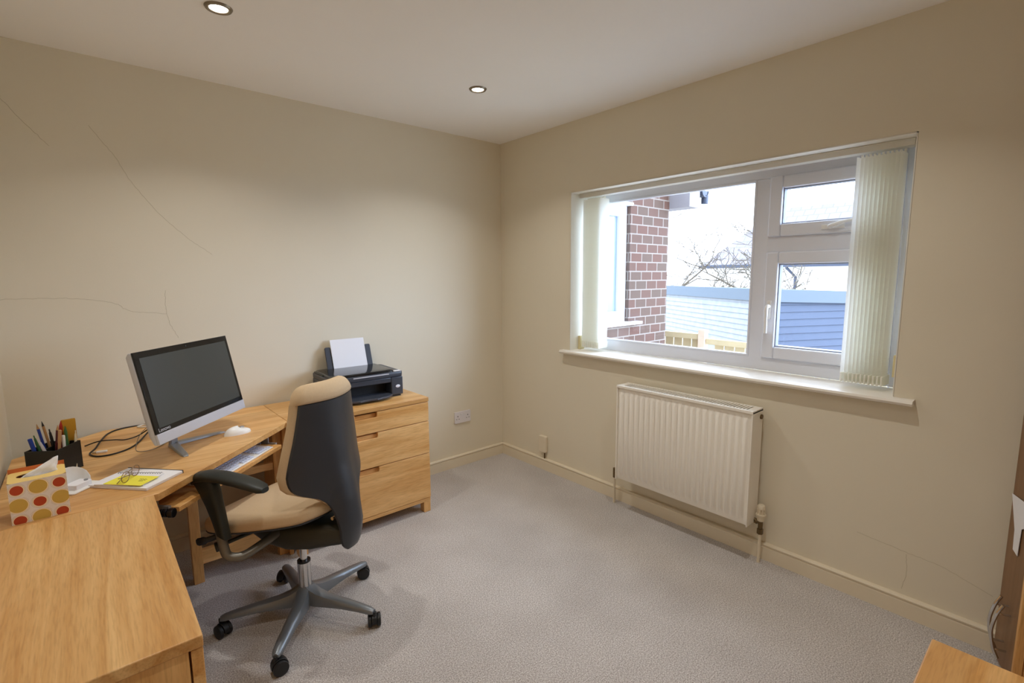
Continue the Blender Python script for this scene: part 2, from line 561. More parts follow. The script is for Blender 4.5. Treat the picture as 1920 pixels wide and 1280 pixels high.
# ------------------------------------------------------------------ room shell
RX, RY, RH = -2.773, -3.75, 2.40
WY0, WY1, WZ0, WZ1, WT = -2.513, -0.722, 0.917, 1.957, 0.28   # window opening in the right wall
struct('floor', MB().box(RX-0.1, WT, RY-0.1, 0.1, -0.08, 0.0), M['carpet'])
struct('ceiling', MB().box(RX-0.1, WT, RY-0.1, 0.1, RH, RH+0.1), M['ceiling'])
wall_back = struct('wall_back', MB().box(RX-0.1, WT, 0.0, 0.1, 0, RH), M['wall'])
struct('wall_left', MB().box(RX-0.1, RX, RY-0.1, 0.0, 0, RH), M['wall'])
struct('wall_front', MB().box(RX, WT, RY-0.1, RY, 0, RH), M['wall'])
wr = MB()
wr.box(0, WT, RY, 0.0, 0, WZ0-0.025)
wr.box(0, WT, RY, 0.0, WZ1, RH)
wr.box(0, WT, WY1, 0.0, WZ0-0.025, WZ1)
wr.box(0, WT, RY, WY0, WZ0-0.025, WZ1)
wall_right = struct('wall_right', wr, M['wall'])
# white painted lining of the window reveal
rv = MB()
rv.box(0.0, 0.19, WY1-0.004, WY1+0.001, WZ0, WZ1)
rv.box(0.0, 0.19, WY0-0.001, WY0+0.004, WZ0, WZ1)
rv.box(0.0, 0.19, WY0, WY1, WZ1-0.004, WZ1+0.001)
struct('trim_1', rv, M['reveal'])

# hairline cracks in the plaster of the back wall
def crack(pts, w=0.0013):
    mb = MB()
    pp = smooth_path([(x, 0, z) for x, z in pts], 10)
    for i in range(1, len(pp)-1):
        pp[i] = pp[i] + Vector((random.uniform(-1, 1)*0.002, 0, random.uniform(-1, 1)*0.002))
    mb.tube([(p.x, -0.0001, p.z) for p in pp], w*0.5, 4)
    mb.build('hairline_crack', M['crack'], wall_back)
crack([(-2.39, 2.10), (-2.31, 1.98), (-2.25, 1.86), (-2.15, 1.72), (-2.05, 1.62), (-1.95, 1.54)])
crack([(-2.72, 2.23), (-2.65, 2.14), (-2.58, 2.05), (-2.53, 1.99)])
crack([(-2.76, 1.335), (-2.6, 1.335), (-2.5, 1.33), (-2.37, 1.305), (-2.31, 1.265), (-2.17, 1.245)])
crack([(-2.165, 1.36), (-2.17, 1.27), (-2.16, 1.20), (-2.13, 1.12)])

for pts in ([(-2.43, .295), (-2.60, .275), (-2.72, .262), (-2.87, .215)], [(-2.605, .268), (-2.612, .19), (-2.60, .11)]):
    mb = MB()
    pp = smooth_path([(0, y, z) for y, z in pts], 10)
    mb.tube([(-0.0001, p.y+random.uniform(-1, 1)*.0015, p.z+random.uniform(-1, 1)*.0015) for p in pp], 0.0006, 4)
    mb.build('hairline_crack', M['crack'], wall_right)

# skirting boards with a moulded top
def skirting(name, p0, p1, inward):
    p0, p1, inw = Vector(p0), Vector(p1), Vector(inward)
    prof = [(0, 0), (0.016, 0), (0.016, 0.066), (0.013, 0.069), (0.013, 0.071), (0.018, 0.075), (0.019, 0.081), (0.015, 0.087), (0.008, 0.0885), (0, 0.0885)]
    rings = [[p + inw*a + Vector((0, 0, z)) for a, z in prof] for p in (p0, p1)]
    struct(name, MB().loft(rings), M['gloss_cream'], angle=25)
skirting('baseboard_back', (RX, 0, 0), (0, 0, 0), (0, -1, 0))
skirting('baseboard_right', (0, 0, 0), (0, -2.89, 0), (-1, 0, 0))
skirting('baseboard_left', (RX, 0, 0), (RX, RY, 0), (1, 0, 0))

# ------------------------------------------------------------------ window
win = bpy.data.objects.new('window_1', None); COL.objects.link(win)
win.location = (0.19, 0, 0); win['kind'] = 'structure'
FX0, FX1 = 0.0, 0.07
fr = MB()
def ring_frame(mb, y0, y1, z0, z1, w, x0, x1, wt=None, wb=None):
    wt = wt or w; wb = wb or w
    mb.box(x0, x1, y0, y0+w, z0, z1); mb.box(x0, x1, y1-w, y1, z0, z1)
    mb.box(x0, x1, y0+w, y1-w, z0, z0+wb); mb.box(x0, x1, y0+w, y1-w, z1-wt, z1)
ring_frame(fr, WY0, WY1, WZ0, WZ1, 0.065, FX0, FX1, wt=0.062, wb=0.072)
fr.box(FX0, FX1, -1.907, -1.832, WZ0+0.06, WZ1-0.06)            # mullion
fr.box(FX0, FX1, WY0+0.06, -1.9, 1.527, 1.609)                  # transom
fr.build('window_frame', M['upvc'], win, bevel=0.006, seg=2)
bead = MB(); ring_frame(bead, -1.836, -0.783, 0.985, 1.898, 0.012, -0.004, 0.03)
bead.build('glazing_bead', M['upvc'], win, bevel=0.004)
g = MB().box(0.030, 0.034, -1.83, -0.787, 0.99, 1.893)
g.build('pane', M['glass'], win)
def sash(name, y0, y1, z0, z1):
    f = MB(); ring_frame(f, y0, y1, z0, z1, 0.060, -0.018, 0.05)
    s = f.build(name, M['upvc'], win, bevel=0.008, seg=3)
    b = MB(); ring_frame(b, y0+0.057, y1-0.057, z0+0.057, z1-0.057, 0.008, 0.0, 0.034)
    b.build('gasket', M['gasket'], s)
    MB().box(0.022, 0.026, y0+0.058, y1-0.058, z0+0.058, z1-0.058).build('pane', M['glass'], s)
    return s
top_sash = sash('top_sash', -2.445, -1.905, 1.606, 1.899)
low_sash = sash('casement_sash', -2.445, -1.905, 0.989, 1.530)
# casement handle: base plate on the left stile, lever hanging down
h = MB()
h.box(-0.026, -0.017, -1.946, -1.926, 1.19, 1.285)
h.tube(smooth_path([(-0.02, -1.936, 1.255), (-0.045, -1.936, 1.255), (-0.055, -1.936, 1.235), (-0.052, -1.936, 1.19), (-0.05, -1.936, 1.12)], 5), [0.010]*6+[0.009]*8+[0.008]*7, 10)
h.build('window_handle', M['white_plastic'], low_sash, bevel=0.002)
h = MB()
h.box(-0.026, -0.017, -2.245, -2.15, 1.626, 1.646)
h.tube(smooth_path([(-0.02, -2.19, 1.636), (-0.042, -2.19, 1.636), (-0.050, -2.205, 1.640), (-0.036, -2.25, 1.655), (-0.034, -2.33, 1.662)], 5), [0.010]*6+[0.009]*8+[0.008]*7, 10)
h.build('window_handle', M['white_plastic'], top_sash, bevel=0.002)
# sill board with a rounded nose
nose = [(0.19, 0.917), (-0.036, 0.917), (-0.043, 0.914), (-0.047, 0.905), (-0.043, 0.896), (-0.036, 0.893), (0.19, 0.893)]
def sill_ring(y): return [(x-0.19, y, z) for x, z in nose]
sl = MB()
sl.loft([sill_ring(WY0+0.0005), sill_ring(WY1-0.0005)])
nose2 = [(-0.0005, 0.917)] + nose[1:6] + [(-0.0005, 0.893)]
for ya, yb in ((-2.584, WY0+0.0005), (WY1-0.0005, -0.684+0.02)):
    sl.loft([[(x-0.19, ya, z) for x, z in nose2], [(x-0.19, yb, z) for x, z in nose2]])
sl.build('window_sill', M['sill'], win)

# ------------------------------------------------------------------ recessed ceiling lamps
def downlight(x, y, label):
    t = thing('recessed_downlight', label, 'ceiling light', (x, y, RH), 0, 'recessed downlights in the ceiling')
    rim = MB().lathe([(0.031, 0.0), (0.031, -0.004), (0.036, -0.0075), (0.043, -0.006), (0.047, 0.0)], 36)
    rim.f = [f for f in rim.f if len(f) == 4]
    rim.build('trim_ring', M['nickel'], t)
    MB().lathe([(0.0005, -0.0042), (0.020, -0.0040), (0.0312, -0.002), (0.0312, 0.0), (0.0005, 0.0)], 32).build('lamp_lens', M['lamp'], t)
    L = area_light('lamp_beam', (0, 0, -0.012), (0, 0, 0), 0.06, LAMP_W, LAMP_COL)
    L.data.spread = R(125)
    L.parent = t
    return t
downlight(-2.008, -0.813, 'lit recessed ceiling spotlight above the computer, larger and nearer the photo top edge')
downlight(-0.798, -0.783, 'small lit recessed ceiling spotlight above the printer, nearer the corner')
downlight(-2.008, -2.25, 'unseen added ceiling fill spotlight above the near oak drawer unit')  # out-of-view lamp added to brighten the room
downlight(-0.798, -2.25, 'unseen added ceiling fill spotlight beside the window, nearer the wardrobe')  # second added fill lamp, also out of view

# ------------------------------------------------------------------ double wall socket
t = thing('wall_socket', 'white double power socket on the back wall right of the oak drawers', 'socket', (-0.397, 0, 0.374))
pl = MB().prism(rrect(0.146, 0.088, 0.006), 0, 0.010, Matrix.Rotation(R(90), 4, 'X'))
pl.build('face_plate', M['socket'], t, bevel=0.002)
for sx in (-1, 1):
    ho = MB()
    cx = sx*0.045
    ho.box(cx-0.003, cx+0.003, -0.0106, -0.0098, 0.006, 0.014)
    for d in (-0.011, 0.011):
        ho.box(cx+d-0.0035, cx+d+0.0035, -0.0106, -0.0098, -0.013, -0.009)
    ho.build('socket_holes', M['ink'], t)
    MB().box(sx*0.014-0.006, sx*0.014+0.006, -0.0135, -0.009, 0.014, 0.030).build('rocker_switch', M['socket'], t, bevel=0.001)

# cable cover box on the window wall
t = thing('cable_cover', 'small cream cable cover box on the wall above the skirting near the corner', 'cover', (0, -0.478, 0.088))
cv = MB().prism(rrect(0.075, 0.125, 0.012, cx=0, cy=0), 0.0, 0.026, Matrix.Translation((0, 0, 0.108)) @ Matrix.Rotation(R(-90), 4, 'Y') @ Matrix.Rotation(R(90), 4, 'Z'))
cv.build('cover_box', M['gloss_cream'], t, bevel=0.006, seg=3)
MB().cyl((-0.010, -0.012, -0.001), (-0.010, -0.012, 0.05), 0.005, 10).build('cable_stub', M['brass'], t)

# ------------------------------------------------------------------ vertical blind
bl = thing('vertical_blind', 'cream vertical blind drawn open to both ends of the window', 'blind', (0.098, -1.6175, 1.957))
rl = MB().box(-0.026, 0.026, -0.876, 0.8825, -0.032, -0.0045)
rl.box(-0.030, -0.026, -0.876, 0.8825, -0.010, -0.0045)
rl.build('head_rail', M['rail'], bl, bevel=0.002)
def slat_mesh():
    mb = MB()
    ztop, zbot = -0.050, -1.012
    n = 8
    rings = []
    for z in (ztop, zbot):
        rings.append([(-0.0445+0.089*i/n, -0.0035*(1-(2*(-0.0445+0.089*i/n)/0.089)**2), z) for i in range(n+1)])
    mb.loft(rings, closed=False)
    mb.tube([(0, -0.003, ztop-0.002), (0, -0.003, ztop+0.012)], 0.005, 8)
    return mb
proto = slat_mesh().build('slat', M['slat'], bl)
wt = MB()
wt.box(-0.0445, 0.0445, -0.0065, -0.0005, -1.016, -0.975)
wproto = wt.build('slat_weight', M['slat'], proto, bevel=0.001)
ys = [0.8345-0.0127*i for i in range(12)] + [-0.690-0.0148*i for i in range(11)]
for i, y in enumerate(ys):
    s = proto if i == 0 else dup(proto, bl)
    s.location = (0, y, 0)
    s.rotation_euler = (0, 0, R((-2 if i < 12 else -5)+random.uniform(-1.5, 1.5)))
for ycl in (ys[:12], ys[12:]):
    for x in (-0.04, 0.04):
        ch = []
        for i in range(len(ycl)-1):
            ya, yb = ycl[i], ycl[i+1]
            ch += [(x, ya, -1.002), (x, (ya+yb)/2, -1.013)]
        MB().tube(ch+[(x, ycl[-1], -1.002)], 0.0018, 6).build('bead_chain', M['white_plastic'], bl)
for yy, zz, xx, lb in ((WY1-0.006, WZ0, 0.10, 'small cream blind cord box at the left end of the window sill'), (WY0+0.024, 0.985, 0.085, 'cream blind cord box against the right side of the window')):
    c = MB().box(-0.021, 0.021, -0.0185 if yy > -1 else -0.0195, 0.001, 0.0, 0.092)
    c.box(-0.014, 0.010, -0.0205 if yy > -1 else -0.0215, -0.0175, 0.006, 0.012)
    o = c.build('blind_cord_box', M['cream_plastic'], None, bevel=0.003)
    o.location = (xx, yy, zz)
    tag(o, lb, 'cord box', 'blind cord boxes')

# ------------------------------------------------------------------ radiator
ra = thing('radiator', 'cream ribbed panel radiator under the window', 'radiator', (-0.0875, -1.623, 0.0))
RW, RZ0, RZ1 = 0.395, 0.200, 0.777
def rad_panel():
    mb = MB()
    nr = 22; per = 10
    ny = nr*per
    zs = [(RZ0+0.004, -1), (RZ0+0.02, 0), (RZ0+0.036, 0), (RZ0+0.056, 1), (RZ1-0.056, 1), (RZ1-0.036, 0), (RZ1-0.02, 0), (RZ1-0.012, -1)]
    rows = []
    for z, k in zs:
        row = []
        for i in range(ny+1):
            y = -RW+0.018+(2*RW-0.036)*i/ny
            ph = (i % per)/per
            bulge = 0.5-0.5*math.cos(2*PI*ph)
            bulge = min(1, bulge*1.9)
            x = -0.0465 - (0.0135*bulge if k == 1 else 0) + (0.006 if k == -1 else 0)
            row.append((x, y, z))
        row = [(-0.040, -RW+0.006, z), (-0.046, -RW+0.010, z)] + row + [(-0.046, RW-0.010, z), (-0.040, RW-0.006, z)]
        rows.append(row)
    mb.loft(rows, closed=False)
    return mb
rad_panel().build('front_panel', M['rad'], ra, angle=60)
b = MB().box(0.036, 0.048, -RW+0.01, RW-0.01, RZ0+0.005, RZ1-0.012)
b.build('rear_panel', M['rad'], ra, bevel=0.003)
for sy in (-1, 1):
    y0, y1 = (RW-0.006, RW) if sy > 0 else (-RW, -RW+0.006)
    MB().box(-0.055, 0.0575, y0, y1, RZ0, RZ1-0.004).build('side_panel', M['rad'], ra, bevel=0.002)
gr = MB()
gr.box(-0.0575, -0.034, -RW, RW, RZ1-0.012, RZ1); gr.box(0.045, 0.0575, -RW, RW, RZ1-0.012, RZ1)
gr.box(-0.035, 0.046, -RW, -RW+0.03, RZ1-0.012, RZ1); gr.box(-0.035, 0.046, RW-0.03, RW, RZ1-0.012, RZ1)
for i in range(46):
    y = -RW+0.034+(2*RW-0.068)*i/45
    gr.box(-0.035, 0.046, y-0.0035, y+0.0035, RZ1-0.006, RZ1-0.001)
gr.build('top_grille', M['rad'], ra, smooth=False)
MB().box(-0.034, 0.034, -RW+0.01, RW-0.01, RZ0+0.02, RZ1-0.03).build('convector_core', M['mech'], ra)
pg = MB(); pg.cyl((0.035, -RW-0.007, RZ1-0.04), (0.035, -RW, RZ1-0.04), 0.012, 12)
pg.build('bleed_plug', M['brass'], ra)
for yb in (-0.28, 0.28):
    MB().box(0.048, 0.087, yb-0.02, yb+0.02, RZ0+0.1, RZ1-0.05).build('wall_bracket', M['rad'], ra)
# thermostatic valve and pipe at the right, lockshield valve and pipe at the left
vx, vy = 0.0315, -0.424
va = MB()
va.cyl((vx, -RW+0.004, 0.215), (vx, vy+0.008, 0.205), 0.009, 12)
va.cyl((vx, vy+0.026, 0.210), (vx, vy+0.014, 0.206), 0.014, 6)
va.tube([(vx, vy, 0.150), (vx, vy, 0.176)], 0.0145, 6)
va.cyl((vx, vy, 0.172), (vx, vy, 0.222), 0.011, 12)
v_body = va.build('valve_body', M['brass'], ra)
hd = MB()
hd.lathe([(0.001, 0.218), (0.016, 0.218), (0.018, 0.232), (0.021, 0.244), (0.0225, 0.246), (0.0225, 0.252), (0.013, 0.254), (0.013, 0.276), (0.018, 0.278), (0.0185, 0.292), (0.014, 0.299), (0.001, 0.300)], 24, Matrix.Translation((vx, vy, 0)))
for k in range(8):
    a = 2*PI*k/8
    hd.box(-0.003, 0.003, -0.003, 0.003, 0.252, 0.280, Matrix.Translation((vx+0.0155*math.cos(a), vy+0.0155*math.sin(a), 0)) @ Matrix.Rotation(a, 4, 'Z'))
hd.build('valve_head', M['gloss_cream'], ra)
MB().cyl((vx, vy, 0.0), (vx, vy, 0.152), 0.0075, 14).build('supply_pipe', M['gloss_cream'], ra)
vy2 = 0.462
va = MB(); va.cyl((vx, RW-0.004, 0.215), (vx, vy2, 0.205), 0.008, 12); va.cyl((vx, vy2, 0.165), (vx, vy2, 0.225), 0.011, 12)
va.build('valve_body', M['brass'], ra)
MB().cyl((vx, vy2, 0.0), (vx, vy2, 0.167), 0.0075, 14).build('supply_pipe', M['gloss_cream'], ra)

# ------------------------------------------------------------------ oak drawer units
def drawer_unit(label, w, d, loc, rz, top_mat):
    """front faces local -y; root at the floor under the middle of the back edge"""
    t = thing('drawer_unit', label, 'drawers', loc, rz, 'light oak drawer units')
    h = 0.71
    ca = MB()
    ca.box(-w/2+0.004, -w/2+0.024, -d+0.026, -0.004, 0.066, h-0.027)
    ca.box(w/2-0.024, w/2-0.004, -d+0.026, -0.004, 0.066, h-0.027)
    ca.box(-w/2+0.024, w/2-0.024, -d+0.026, -0.004, 0.066, 0.086)
    ca.box(-w/2+0.024, w/2-0.024, -0.014, -0.004, 0.086, h-0.027)
    for z in (0.369, 0.565):
        ca.box(-w/2+0.024, w/2-0.024, -d+0.026, -d+0.05, z-0.008, z+0.008)
    ca.build('carcass', M['oak_z'], t, bevel=0.001)
    MB().box(-w/2, w/2, -d, 0.0, h-0.026, h).build('top', top_mat, t, bevel=0.0025)
    MB().box(-w/2+0.004, w/2-0.004, -d+0.004, -d+0.024, 0.066, 0.088).build('bottom_rail', M['oak_x'], t, bevel=0.0015)
    for sx in (-1, 1):
        for sy in (-d+0.027, -0.03):
            MB().box(sx*(w/2-0.027)-0.0225, sx*(w/2-0.027)+0.0225, sy-0.0225, sy+0.0225, 0.0, 0.066).build('foot', M['oak_z'], t, bevel=0.002)
    for z0, z1 in ((0.091, 0.3665), (0.3705, 0.5635), (0.5675, 0.6815)):
        hw = w/2-0.003
        nw, nd, rr = 0.064, 0.030, 0.010
        poly = [(-hw, z0), (hw, z0), (hw, z1), (nw, z1)]
        poly += [(nw, z1-nd+rr)] + [(nw-rr+rr*math.cos(R(-a)), z1-nd+rr+rr*math.sin(R(-a))) for a in (30, 60, 90)]
        poly += [(-nw+rr+rr*math.cos(R(-a)), z1-nd+rr+rr*math.sin(R(-a))) for a in (90, 120, 150)] + [(-nw, z1-nd+rr)]
        poly += [(-nw, z1), (-hw, z1)]
        T = Matrix.Rotation(R(90), 4, 'X')
        f = MB().prism(poly, d-0.022, d-0.001, T)
        dr = f.build('drawer', M['oak_x'], t, bevel=0.0012)
        bx = MB()
        bx.box(-hw+0.028, hw-0.028, -d+0.0222, -d+0.040, z0+0.012, z1-0.010)
        bx.box(-hw+0.028, -hw+0.042, -d+0.04, -0.03, z0+0.012, z1-0.03)
        bx.box(hw-0.042, hw-0.028, -d+0.04, -0.03, z0+0.012, z1-0.03)
        bx.build('drawer_box', M['oak_x'], dr)
    return t
drawer_unit('three-drawer light oak unit under the printer by the back wall', 0.787, 0.47, (-1.3705, -0.02, 0), 0, M['oak_top_x'])
drawer_unit('near light oak drawer unit along the left wall, its top filling the bottom left', 0.862, 0.405, (-2.766, -1.468, 0), R(90), M['oak_top_x'])

# ------------------------------------------------------------------ corner desk
dk = thing('corner_desk', 'light oak corner desk with angled front carrying the computer', 'desk', (-2.27, -0.5, 0))
ox, oy = -2.27, -0.5
outline = [(-1.7655, -0.453), (-1.7655, -0.020), (-2.463, -0.020), (-2.752, -0.262), (-2.752, -1.0355), (-2.349, -1.0355)]
MB().prism([(x-ox, y-oy) for x, y in outline], 0.684, 0.710).build('desk_top', M['oak_top_x'], dk, bevel=0.0025)
MB().box(-1.787-ox, -1.768-ox, -0.43-oy, -0.03-oy, 0.0, 0.684).build('side_panel', M['oak_z'], dk, bevel=0.002)
MB().box(-2.749-ox, -2.40-ox, -1.034-oy, -1.015-oy, 0.0, 0.684).build('side_panel', M['oak_z'], dk, bevel=0.002)
MB().box(-2.205-ox, -2.163-ox, -0.401-oy, -0.359-oy, 0.0, 0.684).build('leg', M['oak_z'], dk, bevel=0.002)
MB().box(-1.829-ox, -1.7875-ox, -0.401-oy, -0.359-oy, 0.0, 0.684).build('leg', M['oak_z'], dk, bevel=0.002)
MB().box(-2.163-ox, -1.829-ox, -0.393-oy, -0.367-oy, 0.086, 0.155).build('stretcher', M['oak_x'], dk, bevel=0.002)
MB().box(-2.163-ox, -1.829-ox, -0.393-oy, -0.367-oy, 0.462, 0.498).build('stretcher', M['oak_x'], dk, bevel=0.002)
# pull-out keyboard tray along the angled front: local u along the front, v inward
mid = Vector((-2.061-ox, -0.7855-oy, 0))
TT = Matrix.Translation(mid) @ Matrix.Rotation(R(43.9), 4, 'Z')
tray = MB().box(-0.322, 0.322, 0.0, 0.26, 0.617, 0.635, TT)
tray_o = tray.build('keyboard_tray', M['oak_x'], dk, bevel=0.002)
for sx in (-1, 1):
    rn = MB()
    rn.box(sx*0.328-0.006, sx*0.328+0.006, 0.03, 0.26, 0.625, 0.640, TT)
    rn.box(sx*0.331-0.003, sx*0.331+0.003, 0.07, 0.24, 0.638, 0.6835, TT)
    rn.box(sx*0.3145-0.003, sx*0.3145+0.003, 0.10, 0.13, 0.635, 0.6835, TT)
    rn.build('tray_runner', M['silver_dull'], tray_o)

# black clip adapter under the desk edge at the tray's left end
ad = MB()
dirv = Vector((0.793, -0.609, 0))
p0 = Vector((-2.360, -0.994, 0.628))
for a, b_, r in ((0, .018, .011), (.018, .026, .014), (.026, .032, .011), (.032, .040, .014), (.040, .046, .011), (.046, .062, .016)):
    ad.cyl(p0+dirv*a, p0+dirv*b_, r, 16)
adp = ad.build('cable_reel_plug', M['black_gloss'], None, bevel=0.001)
tag(adp, 'black ribbed cylindrical plug under the desk edge beside the keyboard tray', 'plug')

# ------------------------------------------------------------------ all-in-one computer
mo = thing('desktop_computer', 'white and black all-in-one computer on the corner desk', 'computer', (-2.131, -0.598, 0.71), R(46.0))
TL = Matrix.Translation((0, 0, 0.0936)) @ Matrix.Rotation(R(-11.2), 4, 'X')
W2, HH = 0.2705, 0.353
bk = MB()
rings = []
for y, ins, z0 in ((0.0, 0.0, 0.0), (0.012, 0.0, 0.0), (0.034, 0.012, 0.03), (0.042, 0.05, 0.08)):
    rings.append([(-W2+ins, y, ins*0.5+(z0 if ins else 0)), (W2-ins, y, ins*0.5+(z0 if ins else 0)), (W2-ins, y, HH-ins), (-W2+ins, y, HH-ins)])
bk.loft(rings, T=TL)
bk.build('back_housing', M['silver'], mo, bevel=0.003)
MB().box(-W2, W2, -0.007, 0.0, 0.040, HH, TL).build('bezel', M['black_gloss'], mo, bevel=0.0015)
MB().box(-W2+0.022, W2-0.018, -0.0078, -0.006, 0.060, HH-0.024, TL).build('screen', M['screen'], mo)
MB().box(-W2, W2, -0.009, 0.0, 0.0, 0.040, TL).build('chin', M['silver'], mo, bevel=0.0015)
MB().cyl((0, -0.0085, HH-0.012), (0, -0.0066, HH-0.012), 0.003, 12, TL).build('webcam', M['screen'], mo)
tcu = bpy.data.curves.new('logo', 'FONT')
tcu.body = 'Lenovo'; tcu.size = 0.020; tcu.extrude = 0.0003; tcu.align_x = 'LEFT'
tcu.materials.append(M['silver'])
tmp = bpy.data.objects.new('logo_curve', tcu); COL.objects.link(tmp)
bpy.context.view_layer.update()
lme = bpy.data.meshes.new_from_object(tmp.evaluated_get(bpy.context.evaluated_depsgraph_get()))
bpy.data.objects.remove(tmp)
tob = bpy.data.objects.new('logo', lme); COL.objects.link(tob)
tob.parent = mo
tob.matrix_local = TL @ Matrix.Translation((-W2+0.014, -0.0078, 0.0455)) @ Matrix.Rotation(R(90), 4, 'X')
# V shaped stand
st = MB()
ap = Vector((0.0, 0.155, 0.006))
for tx, ty in ((-0.133, 0.0), (0.185, 0.045)):
    tip = Vector((tx, ty, 0.006))
    d_ = (tip-ap); nrm = Vector((-d_.y, d_.x, 0)).normalized()
    rings = []
    for k, (wd, hh_) in zip((0, .15, .5, .9, 1.0), ((.020, .012), (.019, .012), (.016, .010), (.013, .008), (.009, .003))):
        c = ap+d_*k
        rings.append([c+nrm*wd+Vector((0, 0, -.006)), c-nrm*wd+Vector((0, 0, -.006)), c-nrm*wd*.8+Vector((0, 0, hh_-.006)), c+nrm*wd*.8+Vector((0, 0, hh_-.006))])
    st.loft(rings)
st.tube([(0, 0.155, 0.006), (0, 0.150, 0.05), (0, 0.10, 0.15), (0, 0.07, 0.21)], [.024, .02, .02, .02], 10, flat=.5)
st.build('stand', M['silver_dull'], mo, bevel=0.002)

# keyboard on the tray
kb = thing('keyboard', 'white keyboard with pale blue keys on the pull-out tray', 'keyboard', (-2.026, -0.734, 0.635), R(43.9))
KW, KD = 0.43, 0.115
base = MB()
base.loft([[(-KW/2, 0.0, z), (KW/2, 0.0, z), (KW/2, KD, z+dz), (-KW/2, KD, z+dz)] for z, dz in ((0.0, 0.0), (0.006, 0.007))])
base.build('keyboard_base', M['white_plastic'], kb, bevel=0.002)
kp = MB().box(-0.0083, 0.0083, -0.0078, 0.0078, 0, 0.004).build('key', M['key'], kb, bevel=0.001)
first = True
tilt = math.atan2(0.007, KD)
for r_ in range(5):
    if r_ == 0:
        spec_ = [(-0.19+0.0195*i, 1) for i in range(4)] + [(-0.068, 5.2)] + [(0.010+0.0195*i, 1) for i in range(4)] + [(0.119+0.0195*i, 1) for i in range(5)]
    else:
        spec_ = [(-0.197+0.0192*i + 0.002*(r_ % 2), 1) for i in range(15)] + [(0.119+0.0195*i, 1) for i in range(4)]
    for x, ws in spec_:
        k = kp if first else kp.copy()
        if not first:
            COL.objects.link(k)
        first = False
        k.parent = kb
        yy = 0.014+0.0205*r_
        k.location = (x, yy, 0.0063+0.007*yy/KD)
        k.rotation_euler = (tilt, 0, 0)
        k.scale = (ws, 1, 1)

# mouse
ms = MB()
rings = []
n = 20
for k in range(0, 9):
    a = PI*k/16
    zz = 0.030*math.sin(a); sc = math.cos(a)**0.75 if k < 8 else 0.02
    rings.append([(0.058*sc*math.cos(2*PI*i/n)+0.006*zz/0.03, 0.030*sc*math.sin(2*PI*i/n)*(1+0.12*math.cos(2*PI*i/n)), zz*(1-0.25*math.cos(2*PI*i/n))) for i in range(n)])
ms.loft(rings)
mouse = ms.build('computer_mouse', M['white_plastic'], None, angle=80)
mouse.location = (-1.998, -0.500, 0.710); mouse.rotation_euler = (0, 0, R(8))
tag(mouse, 'white computer mouse on the oak desk right of the computer', 'mouse')
MB().tube([(0.012, 0, 0.028), (0.02, 0, 0.030), (0.03, 0, 0.027)], 0.003, 8).build('scroll_wheel', M['silver_dull'], mouse)

# ------------------------------------------------------------------ cables and small bits on the desk
def cable(name, pts, r, mat, label, cat='cable', n=8, group=None):
    o = MB().tube(smooth_path(pts, 8), r, n).build(name, mat, None)
    return tag(o, label, cat, group)
Z0 = 0.7135
cable('power_cable', [(-2.24, -0.13, 0.74), (-2.302, -0.044, Z0), (-2.392, -0.050, Z0), (-2.445, -0.104, Z0), (-2.474, -0.229, Z0+.005), (-2.496, -0.329, Z0), (-2.515, -0.403, Z0), (-2.488, -0.462, Z0), (-2.427, -0.46, Z0), (-2.367, -0.391, Z0), (-2.308, -0.25, Z0+.012), (-2.26, -0.34, 0.80)], 0.0033, M['cable'], 'black cable looping over the desk behind the computer')
cable('data_cable', [(-2.530, -0.262, Z0), (-2.483, -0.269, Z0+.012), (-2.432, -0.268, Z0+.007), (-2.39, -0.286, Z0+.004), (-2.336, -0.266, Z0+.012), (-2.27, -0.33, 0.79)], 0.0026, M['cable'], 'straighter black cable from the pen pot to the computer')
cable('thin_cable', [(-2.30, -0.40, 0.80), (-2.345, -0.40, 0.76), (-2.367, -0.43, Z0), (-2.36, -0.50, Z0-.001), (-2.31, -0.50, Z0-.001), (-2.25, -0.42, Z0-.001)], 0.0013, M['tube_grey'], 'thin grey wire curling down behind the computer')
cable('white_cable', [(-2.285, -0.075, Z0), (-2.312, -0.05, Z0), (-2.335, -0.066, Z0), (-2.322, -0.09, Z0), (-2.285, -0.10, Z0+.002)], 0.0035, M['white_cable'], 'white cable loop by the wall behind the computer')
us = MB().box(-0.018, 0.018, -0.007, 0.007, 0, 0.008); us_o = us.build('usb_stick', M['white_plastic'], None, bevel=0.002)
us_o.location = (-2.477, -0.402, 0.710); us_o.rotation_euler = (0, 0, R(-12))
tag(us_o, 'small white stick lying inside the black cable loop', 'memory stick')
MB().box(-0.030, -0.018, -0.005, 0.005, 0.0015, 0.0065).build('metal_plug', M['chrome'], us_o)
# cables hanging under the desk
cable('mains_cable', [(-2.60, -0.03, 0.30), (-2.45, -0.10, 0.22), (-2.33, -0.16, 0.10), (-2.36, -0.26, 0.008), (-2.30, -0.34, 0.006), (-2.26, -0.30, 0.006)], 0.004, M['cable'], 'black mains cable hanging to the floor under the desk', n=8, group='mains cables under the desk')
cable('mains_cable', [(-2.62, -0.05, 0.62), (-2.40, -0.045, 0.52), (-2.2, -0.05, 0.57), (-2.0, -0.05, 0.60)], 0.004, M['cable'], 'black cable slung along the wall under the desk', n=8, group='mains cables under the desk')

